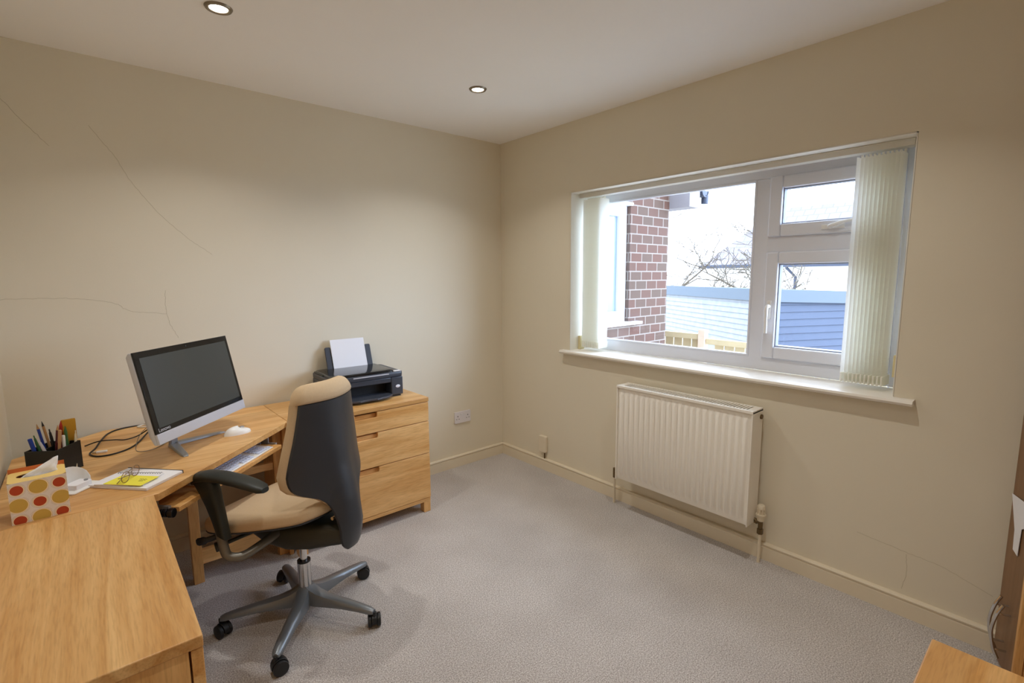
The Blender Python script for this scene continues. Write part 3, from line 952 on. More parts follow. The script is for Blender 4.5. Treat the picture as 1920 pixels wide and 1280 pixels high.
# ------------------------------------------------------------------ pen pot and its pens
A, Lf, Rt = Vector((-2.604, -0.612, 0)), Vector((-2.693, -0.512, 0)), Vector((-2.535, -0.546, 0))
pot = thing('pen_pot', 'black leather pen pot crammed with pens behind the tissue box', 'pen pot', (-2.61, -0.53, 0.71))
po = Vector((-2.61, -0.53, 0))
e1, e2 = Lf-A, Rt-A
def quad(u0, u1, v0, v1):
    return [A+e1*u0+e2*v0-po, A+e1*u1+e2*v0-po, A+e1*u1+e2*v1-po, A+e1*u0+e2*v1-po]
def ztop(p):
    d = ((Vector((p.x, p.y, 0))+po)-A)
    v = d.dot(e2)/e2.length_squared; u = d.dot(e1)/e1.length_squared
    return 0.094 - 0.010*u + 0.010*v
def pot_wall(mb, u0, u1, v0, v1):
    q = quad(u0, u1, v0, v1)
    mb.loft([[Vector((p.x, p.y, 0.004)) for p in q], [Vector((p.x, p.y, ztop(p))) for p in q]])
pw = MB()
pot_wall(pw, 0, 1, 0, .05); pot_wall(pw, 0, 1, .95, 1); pot_wall(pw, 0, .04, .05, .95); pot_wall(pw, .96, 1, .05, .95)
pw.build('pot_walls', M['leather'], pot, bevel=0.001)
pb = MB(); q = quad(0, 1, 0, 1)
pb.loft([[Vector((p.x, p.y, 0.0)) for p in q], [Vector((p.x, p.y, 0.004)) for p in q]]); pb.build('pot_base', M['leather'], pot)
pd = MB(); pot_wall(pd, .48, .52, .05, .95); pd.build('divider', M['leather'], pot)

def pcol(n, h): return plain(n, h, 0.4, var=0.02)
PEN = {'blue': pcol('pen_blue', '#1E3F9C'), 'green': pcol('pen_green', '#3E6B3E'), 'wood': pcol('pencil_wood', '#B08556'), 'red': pcol('pen_red', '#B02A22'),
       'maroon': pcol('pen_maroon', '#5C1F26'), 'tan': pcol('pen_tan', '#B98F63'), 'silver': M['silver'], 'black': M['black'], 'yellow': pcol('tool_yellow', '#B98A22'), 'cream': pcol('pen_cream', '#D8CFB4'), 'white': M['white_plastic']}
def pen(label, foot, top, r, kind, col, tipcol):
    foot, top = Vector(foot), Vector(top)
    t = thing('pencil' if kind == 'pencil' else 'pen', label, 'pencil' if kind == 'pencil' else 'pen', foot, 0, 'pens and pencils in the pen pot')
    ax = top-foot; L_ = ax.length; d = ax.normalized()
    if kind == 'pencil':
        MB().tube([(0, 0, 0), d*(L_-0.020)], r, 6).build('barrel', PEN[col], t)
        MB().tube([d*(L_-0.020), d*(L_-0.005), d*L_], [r*.98, r*.3, r*.08], 8).build('point', PEN[tipcol], t)
    elif kind == 'cap':
        MB().tube([(0, 0, 0), d*(L_-0.045)], r*.85, 12).build('barrel', PEN[col], t)
        MB().tube([d*(L_-0.046), d*(L_-0.002), d*L_], [r, r, r*.7], 12).build('cap', PEN[tipcol], t)
    else:
        MB().tube([(0, 0, 0), d*(L_-0.030)], r, 12).build('barrel', PEN[col], t)
        MB().tube([d*(L_-0.031), d*(L_-0.012), d*(L_-0.012), d*L_], [r*.95, r*.7, r*.45, r*.4], 10).build('clicker', PEN[tipcol], t)
    return t
pens = [
 ('dark blue capped pen leaning left out of the pen pot', (-2.650, -0.535, .716), (-2.673, -0.524, .843), .0065, 'cap', 'blue', 'blue'),
 ('dark green pen at the left end of the pen pot', (-2.638, -0.520, .716), (-2.662, -0.512, .850), .0045, 'click', 'green', 'green'),
 ('blue pencil with bare wooden point, left in the pen pot', (-2.628, -0.500, .716), (-2.651, -0.505, .890), .0045, 'pencil', 'blue', 'wood'),
 ('plain wooden pencil standing tall in the pen pot', (-2.612, -0.505, .716), (-2.637, -0.500, .897), .0042, 'pencil', 'wood', 'black'),
 ('silver pen leaning forward in the pen pot', (-2.612, -0.574, .716), (-2.648, -0.557, .843), .0050, 'click', 'silver', 'silver'),
 ('black pen in the middle of the pen pot', (-2.604, -0.525, .716), (-2.618, -0.526, .868), .0048, 'click', 'black', 'black'),
 ('dark maroon pencil in the middle of the pen pot', (-2.612, -0.555, .716), (-2.593, -0.535, .882), .0048, 'pencil', 'maroon', 'wood'),
 ('red topped pencil standing tallest in the pen pot', (-2.600, -0.510, .716), (-2.584, -0.522, .893), .0052, 'pencil', 'red', 'red'),
 ('tan wooden handled pen in front of the red pencil', (-2.604, -0.575, .716), (-2.588, -0.556, .866), .0055, 'cap', 'tan', 'tan'),
 ('white and blue pen right of centre in the pen pot', (-2.583, -0.565, .716), (-2.581, -0.550, .843), .0052, 'cap', 'blue', 'white'),
 ('grey green pencil beside the yellow brush', (-2.573, -0.548, .716), (-2.574, -0.525, .872), .0048, 'pencil', 'green', 'green'),
 ('slim cream pen at the right end of the pen pot', (-2.556, -0.562, .716), (-2.546, -0.540, .852), .0040, 'click', 'cream', 'cream'),
]
for p in pens: pen(*p)
br = thing('flat_brush', 'wide mustard yellow flat brush at the right of the pen pot', 'brush', (-2.566, -0.512, .716), R(10))
MB().tube([(0, 0, 0), (0.002, 0, .10)], .006, 10).build('handle', PEN['wood'], br)
MB().loft([[(x*s_+.002, y*s2, z) for x, y in rrect(.042, .012, .004)] for z, s_, s2 in ((.085, .5, .8), (.10, .95, 1), (.172, 1.0, .9), (.177, .95, .7))]).build('bristle_head', PEN['yellow'], br)

# ------------------------------------------------------------------ tissue box
tb = thing('tissue_box', 'white tissue box with orange and mustard spots, tissue pulled up', 'tissue box', (-2.634, -0.960, 0.71), R(3))
bw, bd, bh = .064, .056, .124
side = MB()
def uvbox():
    me = bpy.data.meshes.new('box_sides')
    w_, d_, h_ = bw, bd, bh
    bulge = .003
    vs = []; fs = []; uvs = []
    c = [(-w_, -d_), (w_, -d_), (w_, d_), (-w_, d_)]
    cell = .046
    for i in range(4):
        a, b_ = Vector(c[i]), Vector(c[(i+1) % 4])
        o = len(vs)
        nx = 6
        L_ = (b_-a).length
        nrm = Vector(((b_-a).y, -(b_-a).x)).normalized()
        for k in range(nx+1):
            s_ = k/nx
            p = a+(b_-a)*s_+nrm*bulge*math.sin(PI*s_)*0
            for z in (0, h_):
                vs.append((p.x, p.y, z)); uvs.append(((s_*L_)/cell+0.11, z/cell+0.304))
        for k in range(nx):
            fs.append((o+2*k, o+2*k+2, o+2*k+3, o+2*k+1))
    me.from_pydata(vs, [], fs)
    ul = me.uv_layers.new(name='UVMap')
    for lp in me.loops:
        ul.data[lp.index].uv = uvs[lp.vertex_index]
    me.materials.append(M['spots'])
    o = bpy.data.objects.new('box_sides', me); COL.objects.link(o); o.parent = tb
uvbox()
# top panel with an oval opening
tp = MB()
outer, inner = [], []
NN = 40
for k in range(NN):
    a = 2*PI*k/NN
    ca_, sa_ = math.cos(a), math.sin(a)
    s_ = min(bw/abs(ca_) if abs(ca_) > 1e-6 else 9, bd/abs(sa_) if abs(sa_) > 1e-6 else 9)
    outer.append((s_*ca_, s_*sa_)); inner.append((.046*ca_, .024*sa_+.004))
for z in (bh, bh-.0015):
    tp.loft([[(x, y, z) for x, y in outer], [(x, y, z) for x, y in inner]], cap=False)
tp.build('box_top', M['card_yellow'], tb)
fl = MB().box(-bw, bw, bd-.0005, bd+.0008, bh-.010, bh+.012); fl.build('torn_flap', M['card_orange'], tb)
ti = MB()
rings = []
for j in range(9):
    s_ = j/8
    ring = []
    for k in range(28):
        a = 2*PI*k/28
        rx = .045*(1-.15*s_)+.0035*math.sin(5*a+j); ry = (.022*(1-s_*.85)+.002)*(1+.25*math.sin(4*a+2*j))
        ring.append((rx*math.cos(a)+.010*s_, ry*math.sin(a)+.004+.004*math.sin(3*s_+rx*50), bh-.03+.052*s_*(1+.42*math.cos(a)*s_)))
    rings.append(ring)
ti.loft(rings)
ti.build('tissue', M['tissue'], tb, angle=180)

# ------------------------------------------------------------------ white memo holder
mh = thing('memo_holder', 'white plastic memo holder with curved back beside the tissue box', 'memo holder', (-2.553, -0.800, 0.71), R(45))
ba = MB().prism(rrect(.112, .084, .010), 0, .006); ba.build('holder_base', M['white_plastic'], mh, bevel=.002)
wl_ = MB()
arc = []
for k in range(13):
    a = R(180*k/12)
    arc.append((.053*math.cos(a), .0+.040*math.sin(a)))
hts = [.024+.046*math.sin(PI*k/12)**.6 for k in range(13)]
outr = [[(x, y, .004) for x, y in arc], [(x, y, h_) for (x, y), h_ in zip(arc, hts)]]
inr = [[(x*.94, y*.93, .004) for x, y in arc], [(x*.94, y*.93, h_) for (x, y), h_ in zip(arc, hts)]]
ring0 = outr[0]+inr[0][::-1]; ring1 = outr[1]+inr[1][::-1]
wl_.loft([ring0, ring1]); wl_.build('curved_wall', M['white_plastic'], mh, bevel=.001)
MB().prism(rrect(.06, .045, .004, cy=-.005), .006, .022).build('memo_sheets', M['paper'], mh)
cl = MB().cyl((.02, -.015, .0222), (.02, -.015, .026), .006, 14); cl.build('small_clip', M['silver_dull'], mh)

# ------------------------------------------------------------------ note pads and spectacles
np_ = thing('writing_pad', 'white A5 writing pad with dark bound edge on the desk front', 'note pad', (-2.392, -0.852, 0.71), R(-48.5))
MB().box(-.112, .112, -.078, .078, 0, .010).build('pad_sheets', M['paper'], np_, bevel=.0015)
MB().box(-.1125, .1125, .076, .0795, 0, .0112).build('bound_edge', M['ink'], np_)
sn = thing('spiral_notebook', 'small spiral notebook lying on the writing pad', 'notebook', (-2.413, -0.862, 0.7205), R(-42))
MB().box(-.085, .085, -.050, .052, 0, .0045).build('notebook_pages', M['paper'], sn, bevel=.001)
sp = MB()
for k in range(18):
    x = -.076+.152*k/17
    sp.tube([(x, .048+.006*math.cos(a), .0022+.0055*math.sin(a)) for a in [2*PI*i/10 for i in range(11)]], .0008, 5)
sp.build('spiral_binding', M['ink'], sn)
yn = thing('yellow_note', 'bright yellow note paper under the spectacles', 'note', (-2.410, -0.888, 0.7255), R(-47))
MB().box(-.070, .070, -.038, .040, 0, .0012).build('note_sheet', M['yellow_paper'], yn)
ik = MB()
for k, (x0, x1, y) in enumerate(((.022, .050, .012), (.026, .050, .004), (.030, .046, -.004))):
    ik.tube(smooth_path([(x0+(x1-x0)*i/8, y+.0018*math.sin(i*2.3+k), .0013) for i in range(9)], 3), .0006, 4)
ik.build('handwriting', M['ink'], yn)
gs = thing('spectacles', 'thin gold wire spectacles resting on the yellow note', 'glasses', (-2.408, -0.872, 0.7268), R(60))
def rim(cx):
    return [(cx+.024*math.cos(a), .0015+.006*math.cos(a)*0, .0185+.018*math.sin(a)) for a in [2*PI*i/24 for i in range(25)]]
for cx in (-.031, .031):
    o = MB().tube(rim(cx), .0011, 6).build('rim', M['gold_wire'], gs)
    MB().loft([[(cx+.0235*math.cos(2*PI*i/24), y, .0185+.0175*math.sin(2*PI*i/24)) for i in range(24)] for y in (.0010, .0020)]).build('lens', M['lens'], o)
MB().tube(smooth_path([(-.0075, .0015, .022), (0, -.001, .026), (.0075, .0015, .022)], 6), .0011, 6).build('bridge', M['gold_wire'], gs)
MB().tube(smooth_path([(-.055, .0015, .024), (-.057, .010, .023), (-.030, .014, .016), (.020, .015, .007), (.045, .016, .0022)], 6), .0013, 6).build('temple', M['gold_wire'], gs)
MB().tube(smooth_path([(.055, .0015, .024), (.057, .014, .024), (.030, .020, .018), (-.020, .021, .008), (-.045, .022, .0022)], 6), .0013, 6).build('temple', M['gold_wire'], gs)

# ------------------------------------------------------------------ printer
pr = thing('printer', 'charcoal inkjet printer on the oak drawers with paper tray raised', 'printer', (-1.275, -0.185, 0.71), R(-1.5))
PW, PD = .215, .155
bd_ = MB()
bd_.box(-PW, PW, -PD+.09, PD, .010, .120)                            # rear body
bd_.box(-PW, -PW+.075, -PD, -PD+.095, .010, .120)                    # left cheek
bd_.box(PW-.075, PW, -PD, -PD+.095, .010, .120)                      # right cheek
bd_.box(-PW+.07, PW-.07, -PD+.004, -PD+.095, .088, .120)             # brow above the mouth
bd_.build('printer_body', M['printer'], pr, bevel=.006, seg=3)
MB().box(-PW+.075, PW-.075, -PD+.078, -PD+.0905, .012, .09).build('mouth_recess', M['printer_dark'], pr)
MB().box(-PW+.012, PW-.012, -PD+.01, PD-.01, 0.0, .012).build('foot_plate', M['printer_dark'], pr)
ld = MB()
ld.loft([[(x, y, z) for x, y in rrect(2*PW+.004-2*i_, 2*PD+.004-2*i_, .02)] for z, i_ in ((.122, .001), (.128, 0), (.146, 0), (.150, .002))])
ld.build('scanner_band', M['printer'], pr, angle=30)
lid = MB()
lid.loft([[(x-.02, y, z) for x, y in rrect(2*PW-.05-2*i_, 2*PD-.012-2*i_, .03)] for z, i_ in ((.150, 0), (.158, .001), (.164, .008), (.166, .03))])
lid.build('scanner_lid', M['black_gloss'], pr, angle=30)
MB().box(-.09, .125, -PD-.004, -PD-.001, .139, .145).build('silver_strip', M['silver'], pr)
MB().box(PW-.046, PW-.004, -PD+.012, -PD+.045, .150, .1512).build('white_sticker', M['paper'], pr)
MB().lathe([(.0005, 0), (.013, 0), (.0145, .0006), (.013, .0012), (.0005, .0014)], 24, Matrix.Translation((PW-.034, -PD-.0002, .062)) @ Matrix.Rotation(R(90), 4, 'X') @ Matrix.Diagonal((1, .62, 1, 1))).build('oval_badge', M['badge'], pr)
ot = MB()
ot.prism([(-PW+.078, -PD+.075), (PW-.078, -PD+.075), (PW-.08, -PD-.02), (PW-.12, -PD-.052), (.02, -PD-.07), (.0, -PD-.062), (-.06, -PD-.062), (-.08, -PD-.07), (-PW+.085, -PD-.05)], .012, .024)
ot.build('output_tray', M['printer'], pr, bevel=.002)
# raised paper support
Tsup = Matrix.Translation((0, PD-.062, .150)) @ Matrix.Rotation(R(-17), 4, 'X')
for x0, x1, hh_ in ((-.140, -.105, .150), (.108, .143, .150), (-.10, .10, .12)):
    MB().prism(rrect(x1-x0, hh_+.03, .008, cx=(x0+x1)/2, cy=(hh_-.03)/2), -.006, .004, Tsup @ Matrix.Rotation(R(90), 4, 'X') @ Matrix.Translation((0, 0, -.010))).build('paper_support', M['printer'], pr, bevel=.002)
cpn = MB().box(-PW-.001, -PW+.06, -.02, PD-.03, .150, .160); cpn.build('control_panel', M['mech'], pr, bevel=.004)
sh = MB().box(-.105, .105, -.0005, .0005, 0.0, .192, Tsup)
she = sh.build('paper_sheet', M['paper'], None)
she.location = pr.location; she.rotation_euler = pr.rotation_euler
tag(she, 'white paper sheet standing in the printer feed', 'paper')

# ------------------------------------------------------------------ office chair (local +y forward)
ch_ = thing('office_chair', 'office swivel chair with beige seat and tall black back', 'chair', (-1.88, -0.957, 0), R(28))
def polar(a, r, z): return Vector((r*math.cos(a), r*math.sin(a), z))
for k in range(5):
    a = R(16.5+72*k-28)
    t_ = Vector((math.cos(a), math.sin(a), 0)); n_ = Vector((-math.sin(a), math.cos(a), 0))
    rings = []
    for r_, zt, zb, w_ in ((.012, .150, .075, .030), (.035, .135, .070, .032), (.06, .122, .068, .030), (.10, .112, .070, .027), (.18, .103, .074, .024), (.26, .093, .071, .021), (.30, .087, .067, .018), (.318, .080, .066, .012)):
        c = t_*r_
        rings.append([c-n_*w_+Vector((0, 0, zb)), c+n_*w_+Vector((0, 0, zb)), c+n_*w_*1.02+Vector((0, 0, zb+(zt-zb)*.45)), c+n_*w_*.72+Vector((0, 0, zt-.004)), c+n_*w_*.30+Vector((0, 0, zt)), c-n_*w_*.30+Vector((0, 0, zt)), c-n_*w_*.72+Vector((0, 0, zt-.004)), c-n_*w_*1.02+Vector((0, 0, zb+(zt-zb)*.45))])
    MB().loft(rings).build('base_leg', M['alu'], ch_, angle=40)
    cc = t_*.318
    ca = MB()
    sw = R(40+k*67)
    Tc = Matrix.Translation(cc) @ Matrix.Rotation(sw, 4, 'Z')
    ca.cyl((0, 0, .045), (0, 0, .072), .007, 10, Tc)
    hood = []
    for x in (-.010, .010):
        hood.append([(x, .012+.029*math.cos(b_), .029+.029*math.sin(b_)) for b_ in [R(-10+200*i/12) for i in range(13)]])
    ca.loft(hood, T=Tc)
    co = ca.build('caster', M['black'], ch_, bevel=.001)
    for sx in (-1, 1):
        w_ = MB()
        prof = [(.001, 0), (.022, 0), (.0265, .003), (.0275, .009), (.0265, .014), (.020, .0165), (.001, .0165)]
        w_.lathe([(r_, z_+.0095) for r_, z_ in prof], 24, Tc @ Matrix.Translation((0, .012, .0275)) @ Matrix.Rotation(R(90*sx), 4, 'Y'))
        w_.build('caster_wheel', M['black'], co)
MB().lathe([(.001, .06), (.0265, .06), (.0265, .245), (.022, .2452), (.022, .238), (.001, .238)], 28).build('gas_column', M['chrome'], ch_)
MB().lathe([(.0165, .2455), (.0262, .2455), (.0262, .252), (.0165, .252)], 28).build('column_collar', M['black'], ch_)
MB().lathe([(.001, .24), (.0145, .24), (.0145, .36), (.001, .36)], 24).build('gas_piston', M['chrome'], ch_)
# mechanism
me_ = MB()
rings = []
for y, hw, zb, zt in ((.235, .055, .385, .405), (.20, .08, .365, .418), (.10, .10, .340, .438), (.0, .10, .330, .448), (-.10, .085, .345, .462), (-.20, .06, .372, .47), (-.262, .045, .39, .44)):
    rings.append([(hw*math.copysign(abs(math.cos(a))**.5, math.cos(a)), y, (zb+zt)/2+(zt-zb)/2*math.copysign(abs(math.sin(a))**.6, math.sin(a))) for a in [2*PI*i/20 for i in range(20)]])
me_.loft(rings); me_.build('tilt_mechanism', M['mech'], ch_, angle=50)
# seat
def zb_seat(y):
    pts = [(-.30, .556), (-.25, .532), (-.15, .494), (.03, .456), (.2, .432), (.28, .420), (.34, .398), (.38, .375)]
    for (a, b_), (c, d) in zip(pts, pts[1:]):
        if y <= c: return b_+(d-b_)*(y-a)/(c-a)
    return pts[-1][1]
def seat_ring(scale, dz, th):
    out = []
    for i in range(48):
        a = 2*PI*i/48
        cx, sy = math.cos(a), math.sin(a)
        ex = .5
        x = .238*scale*math.copysign(abs(cx)**ex, cx)
        y = .066+.272*scale*math.copysign(abs(sy)**ex, sy)
        if y < .10: x *= 1-.34*((.10-y)/.35)**1.3
        side = .018*(abs(x)/.238)**2*max(0, min(1, (.3-y)/.3))
        out.append((x, y, zb_seat(y)+dz*th+side))
    return out
s_ = MB(); s_.loft([seat_ring(q_, z_, 1) for q_, z_ in ((.55, .0), (.93, .0), (.985, .004), (.995, .009))])
s_.build('seat_pan', M['shell'], ch_, angle=60)
s_ = MB(); s_.loft([seat_ring(q_, z_, 1) for q_, z_ in ((.92, .009), (.985, .010), (1.0, .022), (1.0, .040), (.975, .056), (.90, .066), (.70, .064), (.35, .058), (.05, .056))])
s_.build('seat_cushion', M['seat'], ch_, angle=80)
# backrest
def interp(tab, z):
    if z <= tab[0][0]: return tab[0][1]
    for (a, b_), (c, d) in zip(tab, tab[1:]):
        if z <= c:
            t_ = (z-a)/(c-a)
            return b_+(d-b_)*t_
    return tab[-1][1]
HW = [(.365, .030), (.385, .050), (.42, .060), (.50, .068), (.54, .074), (.575, .088), (.60, .115), (.618, .150), (.634, .177), (.655, .191), (.69, .195), (.74, .186), (.82, .165), (.90, .148), (.96, .138), (.99, .132), (1.03, .118)]
SP = [(.365, -.258), (.40, -.272), (.46, -.279), (.56, -.264), (.70, -.230), (.85, -.214), (1.0, -.210), (1.04, -.210)]
def shell_ring(z, wsc, o0, th, n=14, ridge=True):
    w_ = interp(HW, z)*wsc; f_ = interp(SP, z)
    bkp, frp = [], []
    for i in range(n+1):
        l = -w_+2*w_*i/n
        y = f_+.085*(abs(l)/.21)**1.8
        if ridge:
            k_ = max(0, min(1, (.86-z)/.2))
            y -= .016*k_*math.exp(-(l/.062)**4)
            y += .012*k_
        bkp.append((l, y+o0, z)); frp.append((l, y+o0+th*(1-.25*(abs(2*i/n-1))**4), z))
    return bkp+frp[::-1]
zs = [.365, .375, .39, .42, .46, .50, .53, .56, .58, .60, .612, .624, .636, .65, .665, .68, .70, .72, .77, .82, .87, .92, .945, .957]
s_ = MB(); s_.loft([shell_ring(z, 1, 0, .014) for z in zs])
s_.build('back_shell', M['shell'], ch_, angle=50)
zs = [(.545, .55, .012), (.552, .85, .022), (.57, .96, .030), (.59, 1.0, .032), (.605, 1.02, .034), (.62, 1.03, .035), (.635, 1.035, .036), (.655, 1.035, .037), (.70, 1.035, .039), (.78, 1.035, .038), (.86, 1.04, .037), (.92, 1.045, .037), (.957, 1.05, .038)]
rings = [shell_ring(z, sc, .0145, th) for z, sc, th in zs]
for z, sc, off, th in ((.960, 1.05, .002, .050), (.972, 1.05, -.002, .056), (.988, 1.04, .002, .054), (1.004, 1.01, .010, .046), (1.016, .95, .020, .034), (1.023, .84, .028, .022), (1.026, .65, .034, .010)):
    rings.append(shell_ring(z, sc, off, th))
s_ = MB(); s_.loft(rings); s_.build('back_cushion', M['seat'], ch_, angle=80)
# link between mechanism and back
bk_ = MB(); bk_.box(-.030, .030, -.258, -.19, .40, .455); bk_.build('back_bracket', M['black'], ch_, bevel=.006)
bk_ = MB(); bk_.cyl((-.05, -.235, .50), (-.05, -.245, .535), .006, 10); bk_.cyl((.05, -.235, .50), (.05, -.245, .535), .006, 10); bk_.cyl((-.07, -.225, .505), (.07, -.225, .505), .007, 10)
bk_.build('back_hinge', M['chrome'], ch_)
# arms
for sx in (-1, 1):
    tb_ = MB()
    tb_.tube(smooth_path([(sx*.07, .03, .415), (sx*.17, .035, .402), (sx*.235, .055, .388), (sx*.268, .088, .398), (sx*.272, .105, .44), (sx*.272, .118, .51), (sx*.272, .128, .55)], 7), .0165, 14)
    tb_.build('arm_tube', M['tube_grey'], ch_)
    ar = MB()
    rings = []
    for y, z, ty, tx in ((.098, .480, .024, .019), (.112, .53, .028, .020), (.128, .58, .036, .021), (.148, .63, .046, .023), (.162, .660, .056, .024), (.168, .680, .058, .022), (.168, .694, .050, .018)):
        rings.append([(sx*.272+tx*math.copysign(abs(math.cos(a))**.6, math.cos(a)), y+ty*math.copysign(abs(math.sin(a))**.6, math.sin(a)), z+.012*math.sin(a)) for a in [2*PI*i/20 for i in range(20)]])
    ar.loft(rings); ar.build('arm_sleeve', M['arm_black'], ch_, angle=50)
    pd_ = MB()
    rings = []
    for y, z, hw, hh_ in ((.222, .672, .022, .014), (.210, .686, .028, .020), (.16, .700, .031, .019), (.08, .706, .034, .017), (.0, .704, .034, .016), (-.06, .698, .032, .015), (-.105, .691, .027, .013), (-.122, .688, .015, .009)):
        if sx > 0: y = .222-(.222-y)*.74
        rings.append([(sx*.270+hw*math.copysign(abs(math.cos(a))**.7, math.cos(a)), y, z+hh_*math.copysign(abs(math.sin(a))**.7, math.sin(a))) for a in [2*PI*i/20 for i in range(20)]])
    pd_.loft(rings); pd_.build('arm_pad', M['arm_black'], ch_, angle=50)
lv = MB(); lv.tube(smooth_path([(-.10, .20, .405), (-.17, .235, .405), (-.215, .27, .398), (-.235, .30, .392)], 5), [.007]*6+[.012]*5+[.017]*4+[.012], 12, flat=.45)
lv.build('tilt_lever', M['shell'], ch_)
lv = MB(); lv.cyl((-.10, .15, .400), (-.19, .20, .385), .008, 10); lv.cyl((-.19, .20, .385), (-.222, .218, .380), .019, 14)
lv.build('tension_knob', M['mech'], ch_, bevel=.003)

# ------------------------------------------------------------------ low oak chest, bottom right
lc = thing('low_chest', 'light oak chest corner at the bottom right edge of the photo', 'chest', (-1.59, -3.10, 0))
MB().box(-.304, .304, -.24, .24, .684, .710).build('top', M['oak_top_x'], lc, bevel=.0025)
MB().box(-.298, .298, -.232, .232, .066, .684).build('carcass', M['oak_z'], lc, bevel=.002)
for sx in (-1, 1):
    for sy in (-1, 1):
        MB().box(sx*.275-.0225, sx*.275+.0225, sy*.21-.0225, sy*.21+.0225, 0, .066).build('foot', M['oak_z'], lc, bevel=.002)

# ------------------------------------------------------------------ tall cupboard beside the window wall
Ax, Ay = -.030, -2.896
Bx, By = -.209, -2.961
cb = thing('tall_cupboard', 'tall brown wood cupboard with two bow handles at the right edge', 'cupboard', (Ax, Ay, 0))
foot = [(0, 0), (Bx-Ax, By-Ay), (Bx-Ax, -.62), (0.006, -.62)]
ctr = Vector((-.09, -.35))
def inset(p, k): return tuple(Vector(p)+(ctr-Vector(p)).normalized()*k)
MB().prism([inset(p, .012) for p in foot], .0, 2.15).build('carcass', M['oak_y'], cb, bevel=.002)
dv = Vector((Bx-Ax, By-Ay, 0)); DL = dv.length; ang = math.atan2(dv.y, dv.x)
TD = Matrix.Rotation(ang, 4, 'Z')
# local u along the face, -v outward (toward +y of the room)
MB().box(.004, DL-.004, -.009, .012, .02, 2.13, TD).build('door', M['walnut'], cb, bevel=.002)
MB().box(DL-.012, DL+.004, -.013, .010, .0, 2.15, TD).build('corner_post', M['oak_z'], cb, bevel=.002)
for u, zc in ((.085, .185), (.112, .165)):
    hm = MB()
    hm.tube(smooth_path([(u, -.030, zc+.10), (u, -.045, zc+.06), (u, -.054, zc), (u, -.045, zc-.06), (u, -.030, zc-.10)], 8), .0055, 10, TD)
    hd_ = hm.build('bow_handle', M['chrome'], cb)
    for zz in (zc+.068, zc-.068):
        MB().cyl((u, -.004, zz), (u, -.043, zz), .0042, 10, TD).build('handle_post', M['chrome'], hd_)
ps = MB()
Tp = Matrix.Translation((0, 0, .455)) @ TD
ps.prism([(.010, .185), (.175, .20), (.175, .13), (.118, .10), (.112, .0), (.072, .005), (.066, .075)], .012, .0135, Tp @ Matrix.Rotation(R(90), 4, 'X'))
pso = ps.build('torn_paper', M['paper'], None)
pso.location = (Ax, Ay, 0)
tag(pso, 'torn white paper stuck on the brown cupboard door', 'paper')

# ------------------------------------------------------------------ outside
GZ = -0.80
struct('ground', MB().box(WT, 45, -30, 40, GZ-.1, GZ), M['ground'])
# unseen eaves and roof slope, added to shade the walls outside the window
struct('shading_roof', MB().box(-.2, .55, -3.9, -0.9, 2.56, 2.70).loft([[(.55, y, 2.62), (.55, y, 2.70), (-4, y, 5.2), (-4, y, 5.1)] for y in (-6, 4)]), M['render'])

bx = thing('brick_extension', 'red brick wing of the house seen at the left of the window', 'building', (0.3, -0.555, GZ))
o0 = Vector((.3, -.555, GZ))
bw_ = MB()
def bb(x0, x1, z0, z1): bw_.box(x0-.3, x1-.3, 0, .22, z0-GZ, z1-GZ)
bb(.884, 1.435, GZ, 2.20); bb(.281, .884, GZ, 1.022); bb(.281, .884, 1.975, 2.20)
bw_.box(1.215-.3, 1.435-.3, .22, 2.5, 0, 2.20-GZ)
bw_.build('brick_wall', M['brick'], bx, smooth=False)
wf = MB(); 
def rf2(mb, x0, x1, z0, z1, w, y0, y1):
    mb.box(x0, x0+w, y0, y1, z0, z1); mb.box(x1-w, x1, y0, y1, z0, z1); mb.box(x0+w, x1-w, y0, y1, z0, z0+w); mb.box(x0+w, x1-w, y0, y1, z1-w, z1)
rf2(wf, .285-.3, .880-.3, 1.04-GZ, 1.972-GZ, .09, .03, .10)
wfo = wf.build('window_frame', M['upvc'], bx, bevel=.008)
MB().box(.36-.3, .80-.3, .06, .066, 1.12-GZ, 1.89-GZ).build('window_pane', M['dark_glass'], wfo)
MB().box(.281-.3, 1.010-.3, -.055, .10, 1.020-GZ, 1.045-GZ).build('outer_sill', M['upvc'], bx, bevel=.006)
MB().box(.281-.3, .895-.3, -.02, .03, 1.965-GZ, 1.99-GZ).build('window_head', M['upvc'], bx, bevel=.004)
ev = MB(); ev.box(1.436-.3, 1.60-.3, -.190, 2.5, 1.985-GZ, 2.19-GZ)
ev.build('eaves_box', M['fascia_grey'], bx, bevel=.004)
gu = MB()
gu.loft([[(1.655-.3+.055*math.cos(a), y, 2.135-GZ+.055*math.sin(a)) for a in [R(180+180*i/12) for i in range(13)]]+[(1.655-.3+.050*math.cos(a), y, 2.137-GZ+.050*math.sin(a)) for a in [R(360-180*i/12) for i in range(13)]] for y in (-.21, 2.5)])
gu.loft([[(1.655-.3+.053*math.cos(a), y, 2.135-GZ+.053*math.sin(a)) for a in [R(180+180*i/12) for i in range(13)]] for y in (-.205, -.200)])
gu.cyl((1.69-.3, -.185, 2.03-GZ), (1.69-.3, -.185, 2.10-GZ), .03, 12)
gu.build('gutter', M['gutter'], bx)
rfb = MB(); rfb.loft([[(1.70-.3, y, 2.20-GZ), (1.70-.3, y, 2.25-GZ), (.281-.3, y, 2.95-GZ), (.281-.3, y, 2.90-GZ)] for y in (-.19, 2.5)])
rfb.build('roof_slope', M['felt'], bx)

